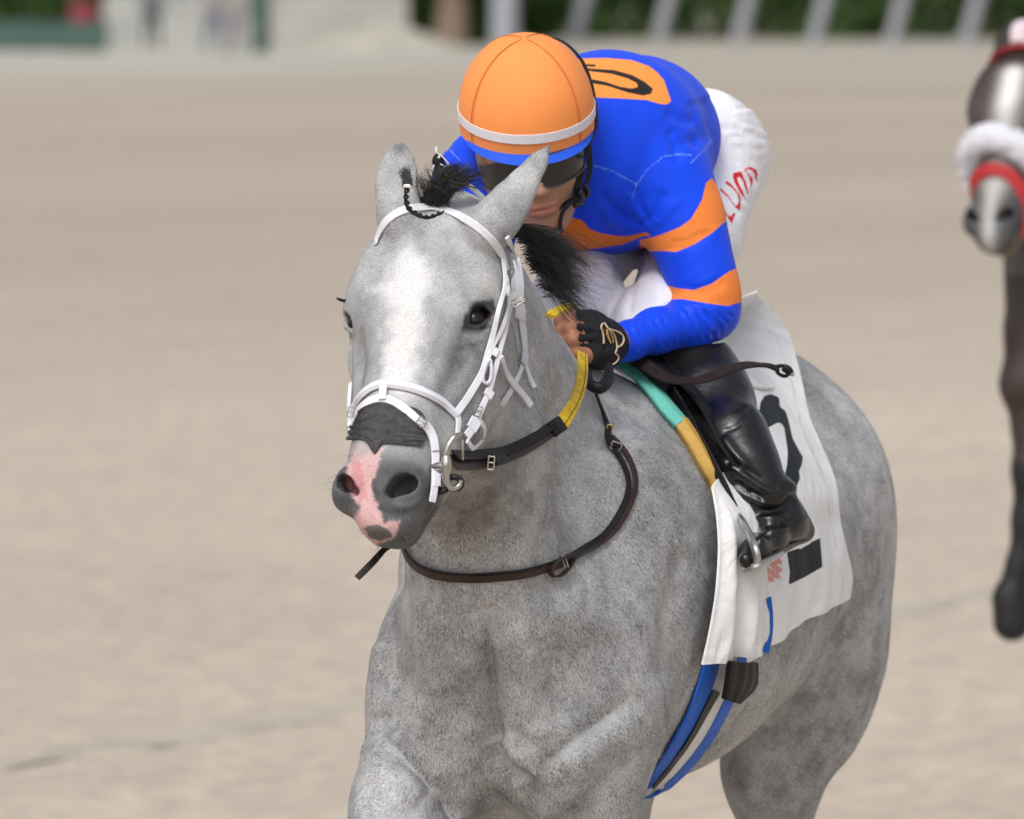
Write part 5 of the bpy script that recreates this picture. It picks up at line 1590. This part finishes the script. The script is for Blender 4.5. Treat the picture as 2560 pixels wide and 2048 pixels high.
# whip held in the far hand
whip = thing('whip', 'black whip handle with white cord loop held beside the jockey\'s right sleeve', 'whip', W(442, 160, 12.75))
v, f = tube([W(438, 175, 12.76), W(439, 168, 12.755), W(438.5, 160, 12.75), W(442, 155, 12.75)], [.0075, .0098, .0102, .0075], 16, 10); link('whip_handle', me_py('whip_handle', v, f), M_lblack, whip)
cz = lambda L: [W(416 + u * .03711, 144 + v * .03711, 12.74) for u, v in L]
parts = [tube(cz([(550, 70), (548, 150), (545, 215)]), .0019, 8, 6), tube(cz([(560, 230), (650, 290), (760, 390), (880, 540)]), .0011, 16, 6), tube(cz([(650, 530), (740, 590), (850, 640)]), .0011, 10, 6), tube(cz([(480, 560), (440, 700), (400, 850)]), .0016, 10, 6), tube(cz([(600, 380), (640, 310), (640, 260)]), .0016, 8, 6)]
v, f = joinm(parts); link('whip_cord', me_py('whip_cord', v, f), M_tab, whip)
v, f = sphere(.0036, 12); link('cord_bead', me_py('cord_bead', v + W(448.5, 166, 12.735), f), M_metal, whip)
print('jockey T', round(time.time() - T0, 1))

# ------------------------------------------------------------------ track, far side and second horse
def ground_mat():
    m = mat('sand_track', (.50, .43, .355), .92, .15)
    nt = m.node_tree; N = nt.nodes; L = nt.links; b = N['Principled BSDF']
    tc = N.new('ShaderNodeTexCoord')
    def noise(scale, stretch, detail=4):
        m0 = N.new('ShaderNodeMapping'); m0.inputs['Rotation'].default_value = (0, 0, math.radians(-63))
        L.new(tc.outputs['Object'], m0.inputs['Vector'])
        mp = N.new('ShaderNodeMapping'); mp.inputs['Scale'].default_value = stretch
        L.new(m0.outputs[0], mp.inputs['Vector'])
        n = N.new('ShaderNodeTexNoise'); n.inputs['Scale'].default_value = scale; n.inputs['Detail'].default_value = detail
        L.new(mp.outputs[0], n.inputs['Vector']); return n.outputs['Fac']
    cur = None
    col = (.50, .43, .355)
    for sc_, st_, lo, hi, dt in ((.10, (.5, 1, 1), .92, 1.06, 3), (1.3, (.4, 1, 1), .95, 1.04, 5), (9, (.8, 1, 1), .84, 1.10, 6)):
        f = noise(sc_, st_, dt)
        mr = N.new('ShaderNodeMapRange'); mr.inputs['From Min'].default_value = .32; mr.inputs['From Max'].default_value = .68; mr.inputs['To Min'].default_value = lo; mr.inputs['To Max'].default_value = hi
        L.new(f, mr.inputs['Value'])
        if cur is None: cur = mr.outputs[0]
        else:
            mu = N.new('ShaderNodeMath'); mu.operation = 'MULTIPLY'; L.new(cur, mu.inputs[0]); L.new(mr.outputs[0], mu.inputs[1]); cur = mu.outputs[0]
    vm = N.new('ShaderNodeVectorMath'); vm.operation = 'SCALE'; vm.inputs[0].default_value = col; L.new(cur, vm.inputs['Scale'])
    # darker ground in the middle distance; greyer ground at the far side
    sx = N.new('ShaderNodeSeparateXYZ'); L.new(tc.outputs['Object'], sx.inputs[0])
    mr = N.new('ShaderNodeMapRange'); mr.inputs['From Min'].default_value = 24; mr.inputs['From Max'].default_value = 75; mr.inputs['To Min'].default_value = 1.0; mr.inputs['To Max'].default_value = .80; mr.interpolation_type = 'SMOOTHSTEP'
    L.new(sx.outputs['Y'], mr.inputs['Value'])
    v2_ = N.new('ShaderNodeVectorMath'); v2_.operation = 'SCALE'; L.new(vm.outputs[0], v2_.inputs[0]); L.new(mr.outputs[0], v2_.inputs['Scale']); vm = v2_
    mr = N.new('ShaderNodeMapRange'); mr.inputs['From Min'].default_value = 130; mr.inputs['From Max'].default_value = 190; mr.interpolation_type = 'SMOOTHSTEP'
    L.new(sx.outputs['Y'], mr.inputs['Value'])
    mx = N.new('ShaderNodeMix'); mx.data_type = 'RGBA'; L.new(mr.outputs[0], mx.inputs['Factor']); L.new(vm.outputs[0], mx.inputs[6]); 
    mr3 = N.new('ShaderNodeMapRange'); mr3.inputs['From Min'].default_value = -9; mr3.inputs['From Max'].default_value = 4; mr3.interpolation_type = 'SMOOTHSTEP'
    L.new(sx.outputs['X'], mr3.inputs['Value'])
    mx3 = N.new('ShaderNodeMix'); mx3.data_type = 'RGBA'; L.new(mr3.outputs[0], mx3.inputs['Factor']); mx3.inputs[6].default_value = (.43, .42, .37, 1); mx3.inputs[7].default_value = (.375, .345, .295, 1)
    L.new(mx3.outputs[2], mx.inputs[7])
    L.new(mx.outputs[2], b.inputs['Base Color'])
    f = noise(14, (1, 1, 1), 6)
    bp = N.new('ShaderNodeBump'); bp.inputs['Strength'].default_value = .5; bp.inputs['Distance'].default_value = .05
    L.new(f, bp.inputs['Height']); L.new(bp.outputs[0], b.inputs['Normal'])
    return m
M_ground = ground_mat()
gx = np.concatenate([np.linspace(-900, -12, 12), np.linspace(-10, 10, 81), np.linspace(12, 900, 12)])
gy = np.concatenate([np.linspace(2, 45, 260), np.linspace(48, 200, 40), np.geomspace(220, 3000, 14)])
X, Y = np.meshgrid(gx, gy, indexing='ij')
V = np.stack([X.ravel(), Y.ravel(), np.zeros(X.size)], 1)
def gh(V):
    near = np.clip((48 - V[:, 1]) / 10, 0, 1)
    dd = V[:, 0] * .894 - V[:, 1] * .447
    return near * (.003 * np.sin(dd * 19) + .009 * vnoise(V, 3.0, 31) + .012 * vnoise(V, 7, 32) - .015)
# harrow furrows and hoof scuffs
V[:, 2] = gh(V)
a, b_ = len(gx), len(gy)
ii, jj = np.meshgrid(np.arange(a - 1), np.arange(b_ - 1), indexing='ij')
k = (ii * b_ + jj).ravel()
Fg = np.stack([k, k + b_, k + b_ + 1, k + 1], 1)
link('track', me_np('track', V, Fg), M_ground, kind='structure')
# pale wheel line across the track
L0 = []
for t in np.linspace(0, 1, 90):
    x = -3.4 + 6.4 * t
    L0.append((x, 22.75 + (x + 1.43) * 2.0 + .05 * math.sin(x * 3), .030))
L0 = np.array(L0)
wl_ = .15
rows = [L0 + [0, k * wl_, 0] for k in np.linspace(-1, 1, 5)]
V = np.concatenate(rows); n = len(L0); V[:, 2] = 0; V[:, 2] = gh(V) + .004
Fg = [(k * n + i, k * n + i + 1, (k + 1) * n + i + 1, (k + 1) * n + i) for k in range(4) for i in range(n - 1)]
link('wheel_track', me_py('wheel_track', V, Fg), mat('pressed_sand', (.40, .365, .305), .9, .2, var=(2, .1)), kind='structure')

def leaves(name, mat_, parent, centres, radii, n, size, seed, kind='stuff'):
    rg = np.random.default_rng(seed)
    c = np.asarray(centres, float); r = np.asarray(radii, float)
    w = (r ** 2).prod(1) ** .33; idx = rg.choice(len(c), n, p=w / w.sum())
    d = rg.normal(0, 1, (n, 3)); d /= np.linalg.norm(d, axis=1)[:, None]
    P = c[idx] + d * r[idx] * (rg.random((n, 1)) ** .25)
    a = nrm_rows(rg.normal(0, 1, (n, 3))); b = nrm_rows(np.cross(a, rg.normal(0, 1, (n, 3))))
    s = size * rg.uniform(.6, 1.3, (n, 1))
    V = np.stack([P - a * s, P - b * s * .5, P + a * s, P + b * s * .5], 1).reshape(-1, 3)
    me = me_np(name, V, np.arange(4 * n).reshape(-1, 4), False)
    attr_col(me, 'coat', np.repeat(np.stack([.045 * rg.uniform(.6, 1.5, n), .085 * rg.uniform(.6, 1.5, n), .020 * rg.uniform(.6, 1.4, n)], 1), 4, 0))
    return link(name, me, mat_, parent, kind)
M_leaf = mat('leaves', (.05, .09, .02), .6, .3, attrc='coat')
M_bark = mat('tan_bark', (.23, .17, .125), .9, .2, bump=(12, .5, 4), var=(3, .2))
# hedge behind the running rail
cs, rs = [], []
rg = np.random.default_rng(8)
for x in np.arange(1.0, 24, .9):
    for z in (.55, 1.6, 2.7, 3.8):
        cs.append((x + rg.normal(0, .2), 229 + rg.normal(0, .4), z + rg.normal(0, .15))); rs.append((.9, .9, .85))
hg = thing('hedge', 'dense dark green hedge behind the slanted white rail posts at upper right', 'hedge', (12, 229, 0))
leaves('foliage', M_leaf, hg, cs, rs, 34000, .15, 40)
v, f = joinm([tube([(x, 229.3, 0), (x + .1, 229.2, 1.6), (x, 229.4, 3.2)], [.10, .07, .04], 8, 6) for x in np.arange(1.2, 24, 1.5)]); link('stems', me_py('stems', v, f), M_bark, hg)
# line of trees closing the view far behind
cs = [(x + rg.normal(0, 1), 250 + rg.normal(0, 2), z + rg.normal(0, .4)) for x in np.arange(-110, 111, 3.2) for z in (1.5, 4, 6.5)]
leaves('tree_line', M_leaf, None, cs, [(2.6, 1.6, 2.0)] * len(cs), 42000, .38, 47)
# running rail
M_rail = mat('grey_white_plastic', (.30, .30, .33), .5, .4)
rail = thing('running_rail', 'pale running rail on slanted posts in front of the dark hedge', 'rail', (10, 214, 0))
for px in (578, 662, 742, 818, 896, 971, 1046):
    bse = W(px - 5, 52, 214); bse[2] = 0
    v, f = tube([bse, bse + [.28, 0, 1.1], bse + [.50, 0, 1.9]], [.19, .18, .17], 6, 12)
    link('rail_post', me_py('rail_post', v, f), M_rail, rail)
v, f = tube([(W(560, 0, 214)[0], 214, 1.95), (W(800, 0, 214)[0], 214, 1.95), (W(1080, 0, 214)[0], 214, 1.95)], .11, 12, 12); link('top_rail', me_py('top_rail', v, f), M_rail, rail)
wp = thing('white_post', 'thick pale post at the end of the rail beside the tan tree trunk', 'post', (W(504, 45, 205)[0], 205, 0))
v, f = tube([(wp.location.x, 205, 0), (wp.location.x + .02, 205, 1.4), (wp.location.x, 205, 2.4)], [.34, .33, .33], 8, 16); link('post_shaft', me_py('post_shaft', v, f), mat('pale_post', (.32, .33, .36), .6), wp)
v, f = tube([(wp.location.x, 205, 2.4), (wp.location.x, 205, 2.5)], [.4, .38], 4, 16); link('post_cap', me_py('post_cap', v, f), M_rail, wp)
# tree
tx = W(450, 40, 212)[0]
tree = thing('tree', 'tree with tan trunk and dark green crown left of the pale post', 'tree', (tx, 212, 0))
v, f = joinm([tube([(tx, 212, -.1), (tx + .05, 212, 1.2), (tx - .1, 212, 3)], [.52, .36, .30], 14, 14), tube([(tx, 212, 2.4), (tx - 1, 212, 3.4), (tx - 2, 211.5, 4.2)], [.2, .15, .08], 10, 8), tube([(tx, 212, 2.6), (tx + .9, 212, 3.6), (tx + 1.6, 212.5, 4.6)], [.2, .14, .07], 10, 8)])
link('trunk', me_py('trunk', v, f), M_bark, tree)
leaves('crown', M_leaf, tree, [(tx + rg.normal(0, 1.3), 212 + rg.normal(0, .8), 4.4 + rg.normal(0, .7)) for _ in range(24)], [(.9, .9, .7)] * 24, 9000, .13, 41)
def bush(px, D, w, h, label, seed, dens=5000):
    x = W(px, 40, D)[0]
    o = thing('bush', label, 'bush', (x, D, 0)); r2 = np.random.default_rng(seed)
    leaves('foliage', M_leaf, o, [(x + r2.uniform(-w, w), D + r2.normal(0, .2), r2.uniform(.2, h)) for _ in range(18)], [(.5, .5, .45)] * 18, dens, .17, seed)
    v, f = joinm([tube([(x + i * .25, D, 0), (x + i * .4, D, h * .7)], [.05, .02], 4, 5) for i in (-1, 0, 1)]); link('stems', me_py('stems', v, f), M_bark, o)
bush(418, 214, .55, 2.0, 'green bush directly left of the tan tree trunk', 42)
bush(476, 214, .35, 1.9, 'narrow green bush between the tan trunk and the pale post', 43, 3500)
bush(540, 216, .9, 2.0, 'dark green bush between the thick pale post and the first slanted rail post', 44)
bush(20, 206, 1.0, 1.7, 'dark bush at the far upper left behind the green bench', 45)
bush(62, 207, .6, 1.6, 'smaller dark bush behind the red drum at upper left', 46)
# pale low wall and sand heap
wx0, wx1 = W(262, 30, 210)[0], W(408, 30, 210)[0]
def boxm(x0, x1, y0, y1, z0, z1):
    v = [(x, y, z) for z in (z0, z1) for y in (y0, y1) for x in (x0, x1)]
    return v, [(0, 2, 3, 1), (4, 5, 7, 6), (0, 1, 5, 4), (2, 6, 7, 3), (0, 4, 6, 2), (1, 3, 7, 5)]
wall = thing('low_wall', 'pale low concrete wall left of the tree at the far edge of the track', 'wall', ((wx0 + wx1) / 2, 210, 0))
v, f = boxm(wx0, wx1, 209.8, 210.1, 0, 1.5); link('wall_face', me_py('wall_face', v, f, False), mat('pale_concrete', (.36, .35, .315), .9, var=(1, .12)), wall)
v, f = boxm(wx0 - .05, wx1 + .05, 209.72, 210.18, 1.503, 1.6); link('coping', me_py('coping', v, f, False), bpy.data.materials['pale_concrete'], wall)
wall2 = thing('low_wall', 'light grey low wall behind the two standing people', 'wall', (W(150, 30, 212)[0], 212, 0))
v, f = boxm(W(96, 30, 212)[0], W(250, 30, 212)[0], 211.8, 212.1, 0, 1.45); link('wall_face', me_py('wall_face', v, f, False), mat('grey_concrete', (.37, .37, .35), .9, var=(1, .15)), wall2)
v, f = boxm(W(95, 30, 212)[0], W(251, 30, 212)[0], 211.72, 212.18, 1.453, 1.55); link('coping', me_py('coping', v, f, False), bpy.data.materials['grey_concrete'], wall2)
hx = W(380, 40, 200)[0]
hv_ = []; nn_ = 24
hv_ = [(hx + 2.2 * math.cos(t) * r, 200 + 1.6 * math.sin(t) * r, .75 * (1 - r ** 1.3) + .03 * math.sin(9 * t) * r) for r in np.linspace(0, 1, 9) for t in np.linspace(0, 2 * math.pi, nn_, endpoint=False)]
hf_ = [(i * nn_ + j, i * nn_ + (j + 1) % nn_, (i + 1) * nn_ + (j + 1) % nn_, (i + 1) * nn_ + j) for i in range(8) for j in range(nn_)]
hp_ = link('sand_heap', me_py('sand_heap', hv_, hf_), mat('grey_sand', (.36, .34, .29), .95, var=(1.5, .15)), None); hp_.location.z = -.02
tag(hp_, 'low grey sand heap in front of the pale wall by the tree', 'sand heap')
# green bench, red drum, green post
bx0, bx1 = W(-14, 40, 196)[0], W(108, 40, 196)[0]
bench = thing('barrier', 'long low green barrier at the far upper left edge of the track', 'barrier', ((bx0 + bx1) / 2, 196, 0))
M_gr = mat('green_paint', (.05, .10, .085), .5, .4, var=(2, .1))
v, f = boxm(bx0, bx1, 195.9, 196.1, .06, .74); link('barrier_board', me_py('barrier_board', v, f, False), M_gr, bench)
for x in np.linspace(bx0 + .2, bx1 - .2, 4):
    v, f = boxm(x - .05, x + .05, 196.103, 196.2, 0, .78); link('barrier_leg', me_py('barrier_leg', v, f, False), M_gr, bench)
rx = W(84, 20, 198)[0]
drum = thing('drum', 'red drum standing behind the green barrier', 'drum', (rx, 198, 0))
M_red = mat('dull_red_paint', (.25, .03, .05), .5)
v, f = tube([(rx, 198, 0), (rx, 198, .6), (rx, 198, 1.2)], [.33, .34, .33], 8, 20); link('drum_body', me_py('drum_body', v, f), M_red, drum)
for z in (.4, .8):
    v, f = tube([(rx, 198, z - .02), (rx, 198, z + .02)], [.36, .36], 4, 20); link('drum_rib', me_py('drum_rib', v, f), M_red, drum)
gpx = W(261, 30, 196)[0]
gpost = thing('post', 'dark green post standing right of the person in grey trousers', 'post', (gpx, 196, 0))
v, f = tube([(gpx, 196, 0), (gpx, 196, 1.0), (gpx, 196, 2.2)], [.23, .22, .22], 6, 12); link('post_shaft', me_py('post_shaft', v, f), M_gr, gpost)
v, f = tube([(gpx, 196, 2.2), (gpx, 196, 2.3)], [.26, .2], 4, 12); link('post_cap', me_py('post_cap', v, f), M_gr, gpost)
# people standing at the far edge
def stander(px, D, trousers, top, label, lean=0.0, stride=.13, seed=0):
    x = W(px, 30, D)[0]
    t = thing('person', label, 'person', (x, D, 0), 'people standing at the far edge of the track')
    S = Sdf()
    for m in (-1, 1):
        S.chain([((x + m * .09, D, .90), .095), ((x + m * (.10 + stride * .5), D - .03 * m, .50), .065), ((x + m * (.10 + stride), D, .09), .045)], .03)
        S.cone((x + m * (.10 + stride), D + .03, .05), (x + m * (.10 + stride), D - .15, .035), .045, .035, .02)
        S.chain([((x + m * .19, D, 1.42), .055), ((x + m * .25, D, 1.15), .042), ((x + m * .24, D - .08, .92), .034)], .03)
        S.ell((x + m * .235, D - .11, .86), (.028, .035, .05), k=.02)
    S.chain([((x, D, .95), .13), ((x, D, 1.2), .13), ((x + lean, D, 1.42), .15)], .05, n=(0, 1, 0), q=.7)
    S.cone((x + lean, D, 1.45), (x + lean, D, 1.58), .055, .055, .03)
    S.ell((x + lean, D - .01, 1.68), (.078, .098, .115), k=.02)
    S.ell((x + lean, D - .11, 1.66), (.014, .02, .02), k=.015)
    v, q = sdf_mesh(S, lin(x - .45, x + .45, .02), lin(D - .3, D + .3, .02), lin(-.02, 1.86, .02))
    me = me_np('person_body', v, q)
    c = np.where((v[:, 2] < .98)[:, None], np.array(trousers), np.where((v[:, 2] < 1.50)[:, None], np.array(top), np.array([.40, .22, .15])))
    c = np.where((v[:, 2] < .08)[:, None], np.array([.03, .03, .03]), c)
    c = np.where(((v[:, 2] > 1.72) | ((v[:, 2] > 1.62) & (v[:, 1] > D + .02)))[:, None], np.array([.03, .02, .015]), c)
    attr_col(me, 'coat', c)
    link('person_body', me, mat('clothes', (.1, .1, .1), .8, attrc='coat'), t)
stander(152, 200, (.015, .016, .018), (.10, .10, .12), 'blurred person in black trousers at the far edge, right of the red drum', 0, .06)
stander(214, 192, (.085, .10, .155), (.25, .22, .22), 'blurred person in blue grey trousers beside the dark green post', 0, .12)
stander(236, 194, (.20, .18, .20), (.30, .27, .25), 'blurred person in light grey trousers next to the dark green post', .02, .06)

# second horse, out of focus at the right edge
H2 = Frame(W(1020, 44, 20.0), (-.200, -.56, -.80), (.91, -.41, 0.0))
S = Sdf()
head_prims(S, H2)
def e2(p, b_, r, k=.03): S.chain([(np.array(p), r)] + [(np.array(b_), r)], k)
for m in (-1, 1):
    S.chain([(H2(m * .055, .0, -.06), .026), (H2(m * .065, -.06, -.07), .026), (H2(m * .068, -.12, -.075), .008)], .02, n=H2.n, q=.5)
o2 = H2.P0
S.chain([(o2 + [.03, .10, -.14], .10), (o2 + [.14, .40, -.34], .15), (o2 + [.28, .75, -.55], .24)], .07, n=(.95, -.3, 0), q=.6)
c2 = o2 + np.array([.42, .95, -.72]); bk = nrm([.40, .92, 0]); lt = nrm([.92, -.40, 0]); R2 = np.stack([bk, lt, [0, 0, 1.0]])
S.ell(c2 + bk * .45, (.62, .28, .33), R2, .08); S.ell(c2, (.28, .22, .27), R2, .08); S.ell(c2 + bk * 1.05, (.33, .26, .28), R2, .08)
for p in ([(1046, 240, 20.2, .11), (1035, 330, 20.05, .072), (1024, 385, 20.0, .056), (1030, 430, 20.0, .040), (1031, 470, 20.0, .044), (1025, 520, 20.0, .029), (1019, 565, 20.0, .028), (1010, 598, 20.0, .038), (1012, 622, 20.0, .048)],):
    S.chain([(W(a, b_, Y), r) for a, b_, Y, r in p], .03)
for (m, u) in ((-1, .15), (-1, 1.15), (1, 1.25)):
    bb = c2 + bk * u + lt * .13 * m
    S.chain([(bb + [0, 0, -.15], .12), (bb + [0, .05, -.42], .07), (bb + [0, .0, -.75], .036), (np.array([bb[0], bb[1] - .05, .22]), .034), (np.array([bb[0], bb[1] - .1, .05]), .05)], .05)
v2, q2 = sdf_mesh(S, axis([(o2[0] - .25, o2[0] + .15, .006), (o2[0] + .15, o2[0] + 1.4, .02)]), axis([(19.4, 20.3, .008), (20.3, 22.8, .03)]), axis([(-.05, 1.4, .016), (1.4, 2.35, .006)]))
p2 = PX(v2); h2 = H2.loc(v2)
c = np.tile(np.array([.040, .028, .024]), (len(v2), 1)) * (1 + .3 * vnoise(v2, 8, 50))[:, None]
hd2 = (v2[:, 1] < 20.25) & (p2[:, 1] < 275)
gr = hd2 * sst(h2[:, 1], .05, .3)
c = c * (1 - gr[:, None]) + np.array([.085, .070, .066]) * gr[:, None]
bz = hd2 * np.exp(-(h2[:, 0] / .030) ** 2) * sst(h2[:, 1], .05, .09) * (1 - .45 * sst(h2[:, 1], .16, .24)) * (h2[:, 2] > -.09)
c = c * (1 - bz[:, None]) + np.array([.70, .68, .66]) * bz[:, None]
mz2 = hd2 * sst(h2[:, 1], .40, .46) * (1 - np.exp(-(h2[:, 0] / .025) ** 2) * (h2[:, 2] > -.1) * .9)
c = c * (1 - mz2[:, None]) + np.array([.060, .065, .072]) * mz2[:, None]
ch2 = hd2 * sst(-h2[:, 2], .105, .125) * sst(h2[:, 1], .46, .5)
c = c * (1 - ch2[:, None]) + np.array([.26, .18, .10]) * ch2[:, None]
c = np.where((p2[:, 1] > 460)[:, None], np.array([.012, .012, .013]), c)
horse2 = thing('horse', 'blurred dark bay horse with white sheepskin noseband and red straps at the right edge', 'horse', (c2[0], c2[1], 0))
me = me_np('horse_body', v2, q2); attr_col(me, 'coat', c)
link('horse_body', me, mat('dark_bay_coat', (.05, .03, .03), .55, .35, attrc='coat', bump=(300, .2)), horse2)
for m in (-1, 1):
    v, f = sphere(.018, 16); link('eye', me_py('eye', v + H2(m * .082, .184, -.055), f), M_eye, horse2)
br2 = thing('bridle', 'red bridle with white fluffy sheepskin noseband on the blurred dark horse', 'bridle', H2(0, .3, 0))
rng2 = np.random.default_rng(9)
pts = [H2(-.085, .345, -.090), H2(-.078, .315, -.020), H2(-.035, .300, .022), H2(.02, .305, .022), H2(.075, .325, -.02), H2(.085, .35, -.09)]
v, f = tube(pts, [.028, .034, .036, .036, .034, .028], 60, 24)
v = v + vnoise(v, 90, 3)[:, None] * .004 * np.ones(3)
link('sheepskin_noseband', me_py('sheepskin_noseband', v, f), mat('white_fleece', (.80, .80, .88), .95, .1, bump=(300, .8, 4)), br2)
M_rs = mat('red_strap', (.42, .018, .022), .5)
def hs2(L, w, name='red_strap'):
    P = np.array([H2(*p) for p in L]); U = nrm_rows(P - H2(0, .3, -.12)); v, f = ribbon(P, U, w, .005, 40); link(name, me_py(name, v, f), M_rs, br2)
hs2([(-.075, .40, -.10), (-.060, .385, -.035), (-.02, .375, -.002), (.03, .38, -.006), (.066, .41, -.045), (.078, .45, -.09), (.075, .50, -.115)], .030)
hs2([(-.09, .06, -.10), (-.085, .03, -.05), (-.04, .01, -.01), (.04, .01, -.01), (.09, .04, -.06)], .026, 'browband')
hs2([(.095, .06, -.09), (.100, .2, -.13), (.085, .36, -.12), (.075, .48, -.12)], .018, 'cheek_strap')
v, f = tube([H2(-.01, -.01, -.02), H2(-.012, -.055, -.02), H2(-.01, -.085, -.03)], [.022, .028, .012], 10, 10); link('forelock_bobble', me_py('forelock_bobble', v, f), mat('pale_pink_fleece', (.62, .52, .56), .9), br2)
print('back T', round(time.time() - T0, 1))
